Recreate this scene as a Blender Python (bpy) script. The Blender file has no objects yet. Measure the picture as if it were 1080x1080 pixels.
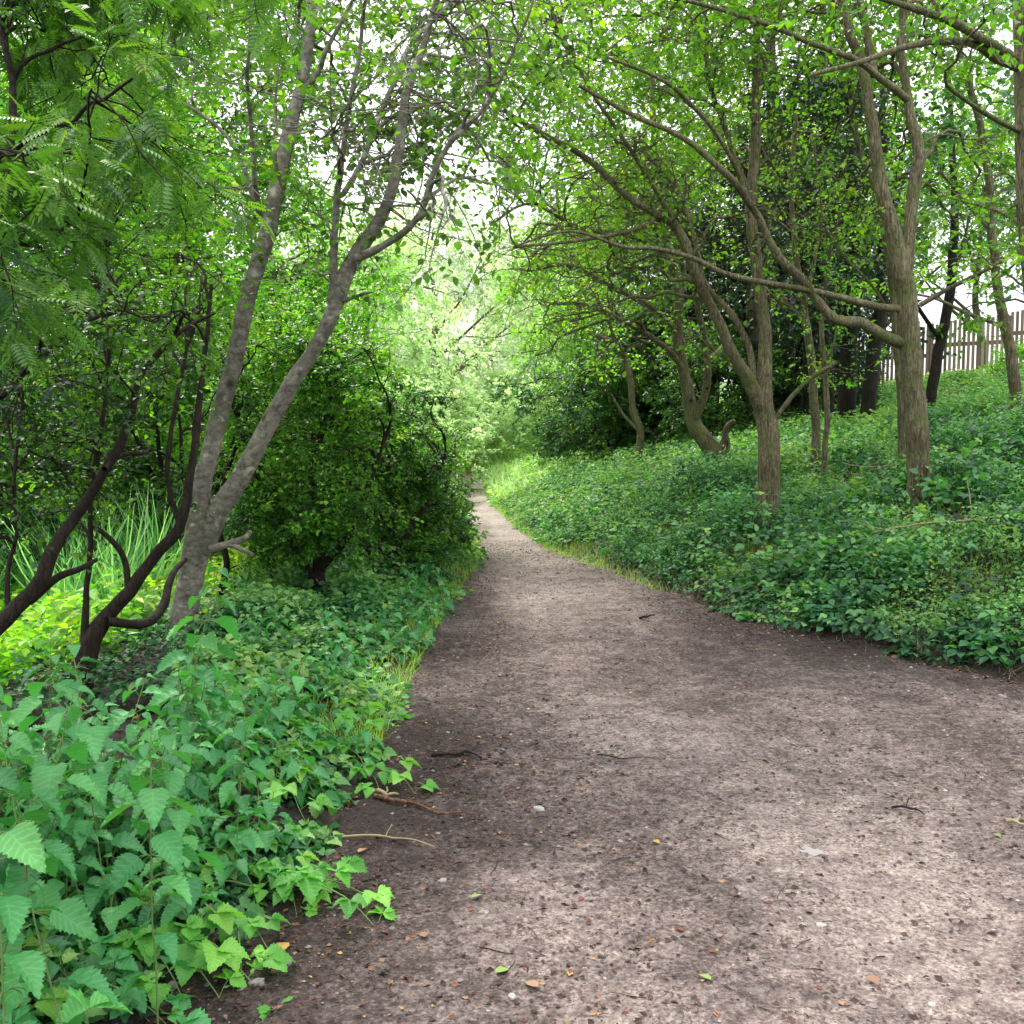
import bpy, math
import numpy as np
from math import radians, sin, cos, pi

rng = np.random.default_rng(7)
sc = bpy.context.scene
col = sc.collection

# ------------------------------------------------------------------ camera
F = 1060.0
CZ = 1.6
TH = math.atan(80 / F)
def P(px, py, Y):
    """world point seen at photo position (px, py) at world distance Y"""
    u = (px - 540) / F; v = (540 - py) / F
    dy = cos(TH) + v * sin(TH); dz = -sin(TH) + v * cos(TH)
    t = Y / dy
    return np.array([u * t, Y, CZ + dz * t])

cd = bpy.data.cameras.new('camera'); cam = bpy.data.objects.new('camera', cd)
col.objects.link(cam); sc.camera = cam
cam.location = (0, 0, CZ); cam.rotation_euler = (pi / 2 - TH, 0, 0)
cd.sensor_fit = 'HORIZONTAL'; cd.angle = 2 * math.atan(540 / F)
cd.clip_start = 0.05; cd.clip_end = 2000

# ------------------------------------------------------------------ numpy noise
def _h(i, j, k, seed):
    n = (i * 374761393 + j * 668265263 + k * 2147483647 + seed * 974711) & 0xffffffff
    n = ((n ^ (n >> 13)) * 1274126177) & 0xffffffff
    return ((n ^ (n >> 16)) & 0xffff) / 65535.0
def vnoise(x, y, z=None, seed=0):
    x = np.asarray(x, float); y = np.asarray(y, float)
    z = np.zeros_like(x) if z is None else np.asarray(z, float)
    i = np.floor(x).astype(np.int64); j = np.floor(y).astype(np.int64); k = np.floor(z).astype(np.int64)
    fx = x - i; fy = y - j; fz = z - k
    fx = fx * fx * (3 - 2 * fx); fy = fy * fy * (3 - 2 * fy); fz = fz * fz * (3 - 2 * fz)
    r = 0
    for a in (0, 1):
        for b in (0, 1):
            for c in (0, 1):
                w = (fx if a else 1 - fx) * (fy if b else 1 - fy) * (fz if c else 1 - fz)
                r = r + w * _h(i + a, j + b, k + c, seed)
    return r
def fbm(x, y, z=None, o=4, seed=0):
    r = 0; a = .5; s = 0
    for q in range(o):
        r = r + a * vnoise(np.asarray(x) * 2 ** q, np.asarray(y) * 2 ** q, None if z is None else np.asarray(z) * 2 ** q, seed + q)
        s += a; a *= .5
    return r / s

# ------------------------------------------------------------------ terrain
LY = [-30, 0, 2.2, 3, 3.85, 5, 7.07, 9.4, 12.1, 13.8, 17.5, 24, 31, 35, 39, 44, 60]
LX = [-3.5, -1.6, -1.12, -.93, -.76, -.68, -.66, -.60, -.42, -.46, -.76, -1.25, -1.6, -1.9, -3.0, -5.6, -18]
RY = [-30, 0, 4, 6, 6.7, 7.3, 9, 12.1, 13.8, 17.5, 24, 31, 35, 39, 44, 60]
RX = [3.5, 4.6, 4.2, 3.7, 3.1, 2.55, 1.9, 1.12, .66, .16, -.42, -.72, -.95, -1.8, -4.2, -16]
def Le(y): return np.interp(y, LY, LX)
def Re(y): return np.interp(y, RY, RX)
def hgt(x, y):
    x = np.asarray(x, float); y = np.asarray(y, float)
    d = np.maximum(x - Re(y) - .05, 0); e = np.maximum(Le(y) - x - .05, 0)
    z = np.interp(d, [0, 1, 2, 3, 4.5, 6, 8, 10, 12, 15, 25, 60], [0, .24, .50, .78, 1.18, 1.55, 2.0, 2.36, 2.6, 2.85, 3.2, 3.6]) * np.clip(1 - (y - 30) / 60, .35, 1)
    z = z + .07 * (1 - np.exp(-d / .25))
    z = z + .06 * (1 - np.exp(-e / .3)) - .55 * np.clip((e - 1.8) / 4, 0, 1)
    off = np.clip(np.maximum(d, e) / .5, 0, 1)
    z = z + off * ((fbm(x * .8, y * .8, seed=3) - .5) * .22 + (fbm(x * .15, y * .15, seed=5) - .5) * .5 * np.clip(np.maximum(d, e) / 6, 0, 1))
    z = z + np.clip((y - 34) / 40, 0, 1) ** 1.3 * 4.5
    z = z + (fbm(x * .5 + 9, y * .5, seed=11) - .5) * .05
    return z

# ------------------------------------------------------------------ mesh builder
class MB:
    def __init__(s): s.V = []; s.F = {}; s.T = []; s.n = 0
    def add(s, V, faces, tint):
        V = np.asarray(V, np.float32).reshape(-1, 3)
        s.V.append(V)
        s.T.append(np.broadcast_to(np.asarray(tint, np.float32), (len(V),)))
        for f in faces:
            f = np.asarray(f, np.int64)
            s.F.setdefault(f.shape[1], []).append(f + s.n)
        s.n += len(V)
    def mesh(s, name, mat, smooth=True):
        me = bpy.data.meshes.new(name)
        V = np.concatenate(s.V); T = np.concatenate(s.T)
        loops = []; tot = []
        for k, fl in s.F.items():
            f = np.concatenate(fl); loops.append(f.ravel()); tot.append(np.full(len(f), k))
        loops = np.concatenate(loops).astype(np.int32); tot = np.concatenate(tot).astype(np.int32)
        start = np.concatenate([[0], np.cumsum(tot)[:-1]]).astype(np.int32)
        me.vertices.add(len(V)); me.vertices.foreach_set('co', V.ravel())
        me.loops.add(len(loops)); me.loops.foreach_set('vertex_index', loops)
        me.polygons.add(len(tot)); me.polygons.foreach_set('loop_start', start)
        me.polygons.foreach_set('use_smooth', np.full(len(tot), smooth))
        a = me.attributes.new('tint', 'FLOAT', 'POINT'); a.data.foreach_set('value', np.ascontiguousarray(T, np.float32))
        me.update(calc_edges=True)
        me.materials.append(mat)
        return me
    def build(s, name, mat, parent=None, smooth=True):
        o = bpy.data.objects.new(name, s.mesh(name, mat, smooth)); col.objects.link(o)
        if parent is not None: o.parent = parent
        return o

def unit(v): return v / np.maximum(np.linalg.norm(v, axis=-1, keepdims=True), 1e-9)
def rnd(n, k=3): return rng.normal(size=(n, k))
def runit(n): return unit(rnd(n))

def tubes(B, Pt, R, sides, tint=0.5, lump=0.0):
    Pt = np.asarray(Pt, float); R = np.asarray(R, float)
    if Pt.ndim == 2: Pt = Pt[None]; R = R[None]
    N, K, _ = Pt.shape
    T = unit(np.gradient(Pt, axis=1))
    m = unit(Pt[:, -1] - Pt[:, 0])
    ref = np.where(np.abs(m[:, 2:3]) < .75, np.array([[0, 0, 1.]]), np.array([[1., 0.13, 0]]))
    n1 = unit(np.cross(T, ref[:, None, :])); n2 = np.cross(T, n1)
    a = np.linspace(0, 2 * pi, sides, endpoint=False)
    rr = R[:, :, None] * np.ones(sides)
    if lump:
        q = Pt[:, :, None, :] + (np.cos(a)[:, None] * n1[:, :, None, :] + np.sin(a)[:, None] * n2[:, :, None, :]) * R[:, :, None, None] * 1.3
        rr = rr * (1 + lump * (fbm(q[..., 0] * 9, q[..., 1] * 9, q[..., 2] * 5, 3, 21) - .5) * 2)
    V = Pt[:, :, None, :] + rr[..., None] * (np.cos(a)[:, None] * n1[:, :, None, :] + np.sin(a)[:, None] * n2[:, :, None, :])
    idx = np.arange(N * K * sides).reshape(N, K, sides)
    i0 = idx[:, :-1]; i1 = idx[:, 1:]
    q = np.stack([i0, np.roll(i0, -1, 2), np.roll(i1, -1, 2), i1], -1).reshape(-1, 4)
    t = np.asarray(tint)
    if t.ndim == 1: t = np.repeat(t, K * sides)
    B.add(V, [q], t)
    if sides > 4:
        B.add(V[:, -1].reshape(-1, 3), [np.arange(N * sides).reshape(N, sides)], 0.5)

# leaf templates: y along the leaf, x across, z = upper side
def tpl(verts, faces): return np.array(verts, float), [np.array(f) for f in faces]
LEAF2 = tpl([(0, 0, 0), (.36, .45, .07), (0, 1, -.12), (-.36, .45, .07)], [[(0, 1, 2), (0, 2, 3)]])
LEAF6 = tpl([(0, 0, 0), (.27, .2, .05), (.36, .52, .05), (0, 1, -.16), (-.36, .52, .05), (-.27, .2, .05), (0, .45, .0)],
            [[(0, 1, 2, 6), (0, 6, 4, 5)], [(6, 2, 3), (6, 3, 4)]])
def _merge(parts):
    V = []; F3 = []; F4 = []; n = 0
    for (v, fs) in parts:
        for f in fs:
            (F3 if f.shape[1] == 3 else F4).append(f + n)
        V.append(v); n += len(v)
    out = []
    if F3: out.append(np.concatenate(F3))
    if F4: out.append(np.concatenate(F4))
    return np.concatenate(V), out
def _xf(t, ang, s, off, tilt=0):
    v, f = t; v = v * s
    c, d = cos(ang), sin(ang)
    w = np.stack([v[:, 0] * c - v[:, 1] * d, v[:, 0] * d + v[:, 1] * c, v[:, 2] + tilt * np.hypot(v[:, 0], v[:, 1])], -1) + np.array(off)
    return w, f
TRIF = _merge([_xf(LEAF6, 0, .62, (0, .38, 0)), _xf(LEAF6, -1.15, .5, (.02, .34, 0), -.1), _xf(LEAF6, 1.15, .5, (-.02, .34, 0), -.1)])
def _pinn(pairs=7):
    ps = []
    thin = tpl([(0, 0, 0), (.2, .4, .03), (0, 1, -.1), (-.2, .4, .03)], [[(0, 1, 2), (0, 2, 3)]])
    for i in range(pairs):
        y = .18 + .72 * i / pairs; z = -.25 * y * y; s = .30 * (1 - .35 * abs(i / pairs - .4))
        ps.append(_xf(thin, -1.2, s, (.0, y, z), -.12)); ps.append(_xf(thin, 1.2, s, (-.0, y, z), -.12))
    ps.append(_xf(thin, 0, .28, (0, .86, -.2), -.3))
    ps.append(tpl([(-.008, 0, 0), (.008, 0, 0), (.006, .9, -.21), (-.006, .9, -.21)], [[(0, 1, 2, 3)]]))
    return _merge(ps)
PINN = _pinn()

def scatter(B, T, pos, axis, nrm, size, tint):
    v, faces = T; N = len(pos); m = len(v)
    if N == 0: return
    a = unit(axis); n = unit(nrm - (nrm * a).sum(-1, keepdims=True) * a); x = np.cross(a, n)
    s = np.broadcast_to(np.asarray(size, float), (N,))[:, None, None]
    V = pos[:, None] + s * (v[None, :, 0, None] * x[:, None] + v[None, :, 1, None] * a[:, None] + v[None, :, 2, None] * n[:, None])
    off = (np.arange(N) * m)[:, None, None]
    B.add(V, [(f[None] + off).reshape(-1, f.shape[1]) for f in faces], np.repeat(np.broadcast_to(tint, (N,)), m))

# ------------------------------------------------------------------ materials
def newmat(name):
    m = bpy.data.materials.new(name); m.use_nodes = True
    nt = m.node_tree; nt.nodes.clear()
    return m, nt, nt.nodes.new('ShaderNodeOutputMaterial')
def N(nt, t, **kw):
    n = nt.nodes.new(t)
    for k, v in kw.items(): setattr(n, k, v)
    return n
def ramp(nt, stops):
    r = N(nt, 'ShaderNodeValToRGB'); e = r.color_ramp.elements
    while len(e) < len(stops): e.new(.5)
    for i, (p, c) in enumerate(stops): e[i].position = p; e[i].color = (*c, 1)
    return r
def leafmat(name, dark, mid, light, tr=.45, tboost=(1.7, 2.0, .6), rough=.42, veins=False, spec=.5):
    m, nt, out = newmat(name); L = nt.links.new
    at = N(nt, 'ShaderNodeAttribute', attribute_name='tint')
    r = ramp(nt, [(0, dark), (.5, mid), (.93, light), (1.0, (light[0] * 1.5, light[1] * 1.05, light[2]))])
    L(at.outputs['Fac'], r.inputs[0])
    geo = N(nt, 'ShaderNodeNewGeometry')
    nz = N(nt, 'ShaderNodeTexNoise'); nz.inputs['Scale'].default_value = 1.6; nz.inputs['Detail'].default_value = 2
    tc = N(nt, 'ShaderNodeTexCoord'); L(tc.outputs['Object'], nz.inputs['Vector'])
    hs = N(nt, 'ShaderNodeHueSaturation'); L(r.outputs[0], hs.inputs['Color'])
    mr = N(nt, 'ShaderNodeMapRange'); mr.inputs[1].default_value = .3; mr.inputs[2].default_value = .7
    mr.inputs[3].default_value = .7; mr.inputs[4].default_value = 1.35
    L(nz.outputs['Fac'], mr.inputs[0]); L(mr.outputs[0], hs.inputs['Value'])
    # paler underside
    mx = N(nt, 'ShaderNodeMix', data_type='RGBA'); mx.inputs['B'].default_value = (min(1, mid[0] * 1.6 + .03), min(1, mid[1] * 1.4 + .03), min(1, mid[2] * 1.6 + .03), 1)
    mm = N(nt, 'ShaderNodeMath', operation='MULTIPLY'); mm.inputs[1].default_value = .5
    L(geo.outputs['Backfacing'], mm.inputs[0]); L(mm.outputs[0], mx.inputs['Factor']); L(hs.outputs[0], mx.inputs['A'])
    p = N(nt, 'ShaderNodeBsdfPrincipled'); p.inputs['Roughness'].default_value = rough; p.inputs['Specular IOR Level'].default_value = spec
    L(mx.outputs['Result'], p.inputs['Base Color'])
    t = N(nt, 'ShaderNodeBsdfTranslucent')
    vm = N(nt, 'ShaderNodeVectorMath', operation='MULTIPLY'); vm.inputs[1].default_value = tboost
    L(hs.outputs[0], vm.inputs[0]); L(vm.outputs[0], t.inputs['Color'])
    if veins:
        uv = N(nt, 'ShaderNodeAttribute', attribute_name='luv')
        sx = N(nt, 'ShaderNodeSeparateXYZ'); L(uv.outputs['Vector'], sx.inputs[0])
        ab = N(nt, 'ShaderNodeMath', operation='ABSOLUTE'); L(sx.outputs[0], ab.inputs[0])
        m1 = N(nt, 'ShaderNodeMath', operation='MULTIPLY_ADD'); L(ab.outputs[0], m1.inputs[0]); m1.inputs[1].default_value = -.22; L(sx.outputs[1], m1.inputs[2])
        m2 = N(nt, 'ShaderNodeMath', operation='MULTIPLY'); L(m1.outputs[0], m2.inputs[0]); m2.inputs[1].default_value = 52
        sn = N(nt, 'ShaderNodeMath', operation='SINE'); L(m2.outputs[0], sn.inputs[0])
        pw = N(nt, 'ShaderNodeMath', operation='SMOOTH_MAX'); L(sn.outputs[0], pw.inputs[0]); pw.inputs[1].default_value = .6; pw.inputs[2].default_value = .5
        mid_ = N(nt, 'ShaderNodeMath', operation='LESS_THAN'); L(ab.outputs[0], mid_.inputs[0]); mid_.inputs[1].default_value = .035
        ad = N(nt, 'ShaderNodeMath', operation='ADD'); L(pw.outputs[0], ad.inputs[0]); L(mid_.outputs[0], ad.inputs[1])
        b = N(nt, 'ShaderNodeBump', invert=True); b.inputs['Strength'].default_value = .5; b.inputs['Distance'].default_value = .0015
        L(ad.outputs[0], b.inputs['Height']); L(b.outputs[0], p.inputs['Normal'])
    if veins:
        bl = N(nt, 'ShaderNodeTexNoise'); bl.inputs['Scale'].default_value = 26; bl.inputs['Detail'].default_value = 5; bl.inputs['Roughness'].default_value = .7; L(tc.outputs['Object'], bl.inputs['Vector'])
        br = ramp(nt, [(.66, (0, 0, 0)), (.74, (1, 1, 1))]); L(bl.outputs['Fac'], br.inputs[0])
        bx = N(nt, 'ShaderNodeMix', data_type='RGBA'); bx.inputs['B'].default_value = (.20, .17, .05, 1); L(br.outputs[0], bx.inputs['Factor'])
        vr = ramp(nt, [(.55, (.86, .9, .86)), (.95, (1.45, 1.3, 1.4))]); L(ad.outputs[0], vr.inputs[0])
        vm2 = N(nt, 'ShaderNodeVectorMath', operation='MULTIPLY'); L(mx.outputs['Result'], vm2.inputs[0]); L(vr.outputs[0], vm2.inputs[1]); L(vm2.outputs[0], bx.inputs['A']); L(bx.outputs['Result'], p.inputs['Base Color'])
    ms = N(nt, 'ShaderNodeMixShader'); ms.inputs[0].default_value = tr
    L(p.outputs[0], ms.inputs[1]); L(t.outputs[0], ms.inputs[2]); L(ms.outputs[0], out.inputs[0])
    return m
def barkmat(name, a, b, moss=None, scale=14, stretch=.25, horizontal=False, bump=.6, lichen=None):
    m, nt, out = newmat(name); L = nt.links.new
    tc = N(nt, 'ShaderNodeTexCoord'); mp = N(nt, 'ShaderNodeMapping'); L(tc.outputs['Object'], mp.inputs[0])
    mp.inputs['Scale'].default_value = (stretch, stretch, 1) if horizontal else (1, 1, stretch)
    n1 = N(nt, 'ShaderNodeTexNoise'); n1.inputs['Scale'].default_value = scale * 2; n1.inputs['Detail'].default_value = 6; n1.inputs['Roughness'].default_value = .65
    L(mp.outputs[0], n1.inputs['Vector'])
    v1 = N(nt, 'ShaderNodeTexVoronoi'); v1.feature = 'DISTANCE_TO_EDGE'; v1.inputs['Scale'].default_value = scale * 2.2
    L(mp.outputs[0], v1.inputs['Vector'])
    r = ramp(nt, [(.3, a), (.68, b)]); L(n1.outputs['Fac'], r.inputs[0])
    n2 = N(nt, 'ShaderNodeTexNoise'); n2.inputs['Scale'].default_value = 3.2; n2.inputs['Detail'].default_value = 5; L(tc.outputs['Object'], n2.inputs['Vector'])
    colr = r.outputs[0]
    for cc, lo, hi in ((moss, .5, .68), (lichen, .60, .70)):
        if cc is None: continue
        if cc is lichen:
            n2 = N(nt, 'ShaderNodeTexNoise'); n2.inputs['Scale'].default_value = 11; n2.inputs['Detail'].default_value = 4; L(tc.outputs['Object'], n2.inputs['Vector'])
        rr = ramp(nt, [(lo, (0, 0, 0)), (hi, (1, 1, 1))]); L(n2.outputs['Fac'], rr.inputs[0])
        mx = N(nt, 'ShaderNodeMix', data_type='RGBA'); L(rr.outputs[0], mx.inputs['Factor']); L(colr, mx.inputs['A']); mx.inputs['B'].default_value = (*cc, 1)
        colr = mx.outputs['Result']
    cr = ramp(nt, [(0, (.35, .35, .35)), (.12, (1, 1, 1))]); L(v1.outputs['Distance'], cr.inputs[0])
    n4 = N(nt, 'ShaderNodeTexNoise'); n4.inputs['Scale'].default_value = 1.7; n4.inputs['Detail'].default_value = 6; n4.inputs['Roughness'].default_value = .7; L(tc.outputs['Object'], n4.inputs['Vector'])
    r4 = ramp(nt, [(.33, (.5, .46, .42)), (.5, (.95, .95, .95)), (.68, (1.3, 1.3, 1.25))]); L(n4.outputs['Fac'], r4.inputs[0])
    m4 = N(nt, 'ShaderNodeMix', data_type='RGBA', blend_type='MULTIPLY'); m4.inputs['Factor'].default_value = 1; L(colr, m4.inputs['A']); L(r4.outputs[0], m4.inputs['B'])
    kn = N(nt, 'ShaderNodeTexVoronoi'); kn.inputs['Scale'].default_value = 3.1; L(tc.outputs['Object'], kn.inputs['Vector'])
    kr = ramp(nt, [(.05, (.25, .22, .2)), (.13, (1, 1, 1))]); L(kn.outputs['Distance'], kr.inputs[0])
    m5 = N(nt, 'ShaderNodeMix', data_type='RGBA', blend_type='MULTIPLY'); m5.inputs['Factor'].default_value = 1; L(m4.outputs['Result'], m5.inputs['A']); L(kr.outputs[0], m5.inputs['B'])
    colr = m5.outputs['Result']
    mu = N(nt, 'ShaderNodeMix', data_type='RGBA', blend_type='MULTIPLY'); mu.inputs['Factor'].default_value = .25 if horizontal else .75
    L(colr, mu.inputs['A']); L(cr.outputs[0], mu.inputs['B'])
    p = N(nt, 'ShaderNodeBsdfPrincipled'); p.inputs['Roughness'].default_value = .85; p.inputs['Specular IOR Level'].default_value = .25
    L(mu.outputs['Result'], p.inputs['Base Color'])
    ad = N(nt, 'ShaderNodeMath', operation='MULTIPLY_ADD'); L(cr.outputs[0], ad.inputs[0]); ad.inputs[1].default_value = .15 if horizontal else .7; L(n1.outputs['Fac'], ad.inputs[2])
    bp = N(nt, 'ShaderNodeBump'); bp.inputs['Strength'].default_value = bump; bp.inputs['Distance'].default_value = .012
    L(ad.outputs[0], bp.inputs['Height']); L(bp.outputs[0], p.inputs['Normal']); L(p.outputs[0], out.inputs[0])
    return m
def plain(name, stops, scale=20, rough=.8, attr=False, bump=.3):
    m, nt, out = newmat(name); L = nt.links.new
    r = ramp(nt, stops)
    tc = N(nt, 'ShaderNodeTexCoord')
    n = N(nt, 'ShaderNodeTexNoise'); n.inputs['Scale'].default_value = scale; n.inputs['Detail'].default_value = 4; L(tc.outputs['Object'], n.inputs['Vector'])
    if attr:
        at = N(nt, 'ShaderNodeAttribute', attribute_name='tint'); L(at.outputs['Fac'], r.inputs[0])
    else: L(n.outputs['Fac'], r.inputs[0])
    p = N(nt, 'ShaderNodeBsdfPrincipled'); p.inputs['Roughness'].default_value = rough; p.inputs['Specular IOR Level'].default_value = .3
    L(r.outputs[0], p.inputs['Base Color'])
    b = N(nt, 'ShaderNodeBump'); b.inputs['Strength'].default_value = bump; b.inputs['Distance'].default_value = .004
    L(n.outputs['Fac'], b.inputs['Height']); L(b.outputs[0], p.inputs['Normal']); L(p.outputs[0], out.inputs[0])
    return m

M = {}
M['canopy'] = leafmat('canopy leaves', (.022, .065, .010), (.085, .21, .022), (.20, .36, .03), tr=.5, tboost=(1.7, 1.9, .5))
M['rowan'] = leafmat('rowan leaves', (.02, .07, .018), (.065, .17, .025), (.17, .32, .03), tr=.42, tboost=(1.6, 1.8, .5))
M['bright'] = leafmat('leaves coloured sunlit', (.045, .16, .018), (.13, .34, .03), (.30, .52, .06), tr=.55, tboost=(1.6, 1.85, .6))  # lighter leaves: the glade's sunlight is put into the leaf colour
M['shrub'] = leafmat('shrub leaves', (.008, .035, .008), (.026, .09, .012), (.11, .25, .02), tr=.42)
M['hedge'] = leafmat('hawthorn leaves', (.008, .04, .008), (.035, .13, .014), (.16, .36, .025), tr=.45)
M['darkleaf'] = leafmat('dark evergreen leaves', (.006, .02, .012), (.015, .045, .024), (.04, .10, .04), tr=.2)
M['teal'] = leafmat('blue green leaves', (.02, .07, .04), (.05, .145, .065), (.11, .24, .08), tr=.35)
M['pale'] = leafmat('far leaves paled for haze', (.28, .46, .17), (.46, .66, .31), (.62, .80, .44), tr=.6, tboost=(1.3, 1.25, 1.1), rough=.6)  # distance haze and open light are put into this pale leaf colour
M['mist'] = leafmat('farthest leaves paled for haze', (.38, .50, .34), (.54, .66, .48), (.68, .78, .60), tr=.6, tboost=(1.3, 1.25, 1.15), rough=.6)  # palest far leaves, with the haze painted into their colour
M['nettle'] = leafmat('nettle leaves', (.018, .11, .035), (.045, .22, .065), (.12, .37, .10), tr=.28, rough=.5, veins=True, spec=.4)
M['herb'] = leafmat('light bramble leaves', (.03, .13, .02), (.075, .26, .035), (.18, .40, .06), tr=.35, rough=.5, veins=True, spec=.35)
M['bank'] = leafmat('undergrowth leaves', (.005, .036, .016), (.027, .122, .046), (.13, .31, .085), tr=.35, rough=.5, spec=.38)
M['farbank'] = leafmat('undergrowth leaves paled for haze', (.08, .20, .06), (.17, .36, .11), (.34, .52, .16), tr=.42, rough=.45)  # bank leaves paled for distance, haze put into the colour
M['grass'] = leafmat('grass blades', (.09, .19, .02), (.17, .32, .03), (.33, .42, .10), tr=.45)
M['reed'] = leafmat('reed blades', (.06, .22, .06), (.15, .42, .14), (.34, .60, .28), tr=.55, tboost=(1.5,1.5,.8))
M['deadleaf'] = plain('dead leaves', [(0, (.018, .011, .009)), (.35, (.05, .026, .018)), (.6, (.12, .045, .028)), (.8, (.22, .13, .08)), (.92, (.34, .20, .06)), (1, (.14, .2, .05))], attr=True, bump=.1)
M['stone'] = plain('pebble stone', [(0, (.07, .06, .06)), (.5, (.19, .17, .165)), (1, (.42, .40, .38))], attr=True, scale=60)
M['greybark'] = barkmat('smooth grey bark', (.065, .057, .047), (.30, .275, .24), scale=13, stretch=.75, horizontal=True, bump=.45, moss=(.10, .10, .065), lichen=(.42, .42, .36))
M['brownbark'] = barkmat('rough brown bark', (.045, .038, .022), (.27, .235, .145), moss=(.12, .135, .045), scale=24, stretch=.16, bump=1.0)
M['darkbark'] = barkmat('dark bark', (.008, .006, .0045), (.036, .024, .017), scale=14, bump=.6)
M['blackbark'] = barkmat('near-black bark', (.008, .007, .006), (.03, .025, .018), scale=12, bump=.5)  # near-black bark of the ivy clad trunks and the evergreens
M['redbark'] = barkmat('reddish dead wood', (.05, .022, .014), (.17, .085, .055), scale=20, bump=.6)
M['stem'] = plain('nettle stalk', [(0, (.09, .16, .05)), (1, (.16, .24, .08))])
M['drystalk'] = plain('dry stalks', [(0, (.16, .13, .07)), (1, (.32, .27, .15))])

# ------------------------------------------------------------------ object helpers
def tag(o, label=None, cat=None, group=None, kind=None):
    if label: o['label'] = label
    if cat: o['category'] = cat
    if group: o['group'] = group
    if kind: o['kind'] = kind
    return o
def empty(name, loc=(0, 0, 0)):
    o = bpy.data.objects.new(name, None); col.objects.link(o); o.location = loc; o.empty_display_size = .2
    return o
def dup(root, loc, rz=0, s=1.0, **kw):
    r = root.copy(); col.objects.link(r); r.location = loc; r.rotation_euler = (0, 0, rz); r.scale = (s, s, s)
    for ch in list(root.children):
        c = ch.copy(); col.objects.link(c); c.parent = r
    tag(r, **kw)
    return r

# ------------------------------------------------------------------ growing
def cr(pts, n):
    """Catmull-Rom through rows of pts (any columns)"""
    p = np.asarray(pts, float)
    p = np.concatenate([[2 * p[0] - p[1]], p, [2 * p[-1] - p[-2]]])
    seg = len(p) - 3; out = []
    for t in np.linspace(0, seg - 1e-6, n):
        i = int(t); f = t - i
        a, b, c, d = p[i:i + 4]
        out.append(.5 * ((2 * b) + (c - a) * f + (2 * a - 5 * b + 4 * c - d) * f * f + (3 * b - a - 3 * c + d) * f ** 3))
    return np.array(out)
def grow(start, dirn, length, K, wob=.12, droop=0.0, up=0.0):
    n = len(start); length = np.broadcast_to(length, (n,))
    d = unit(dirn); out = [start]; p = start; step = (length / (K - 1))[:, None]
    for k in range(K - 1):
        d = unit(d + rnd(n) * wob + np.array([0, 0, up - droop]))
        p = p + d * step; out.append(p)
    return np.stack(out, 1)
def at_t(C, t):
    """points and tangents on curves C (n,K,3) at params t (n,m)"""
    n, K, _ = C.shape; x = np.clip(t, 0, .9999) * (K - 1); i = x.astype(int); f = (x - i)[..., None]
    r = np.arange(n)[:, None]
    a = C[r, i]; b = C[r, i + 1]
    return (a + (b - a) * f).reshape(-1, 3), unit(b - a).reshape(-1, 3)

def limbpts(spec):
    """spec: (depth0, depth1, [(px, py, width_px), ...])"""
    d0, d1, pts = spec; n = len(pts); out = []
    for i, (x, y, w) in enumerate(pts):
        Y = d0 + (d1 - d0) * i / (n - 1)
        p = P(x, y, Y); out.append([*p, w / F * Y / 2])
    return out

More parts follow.
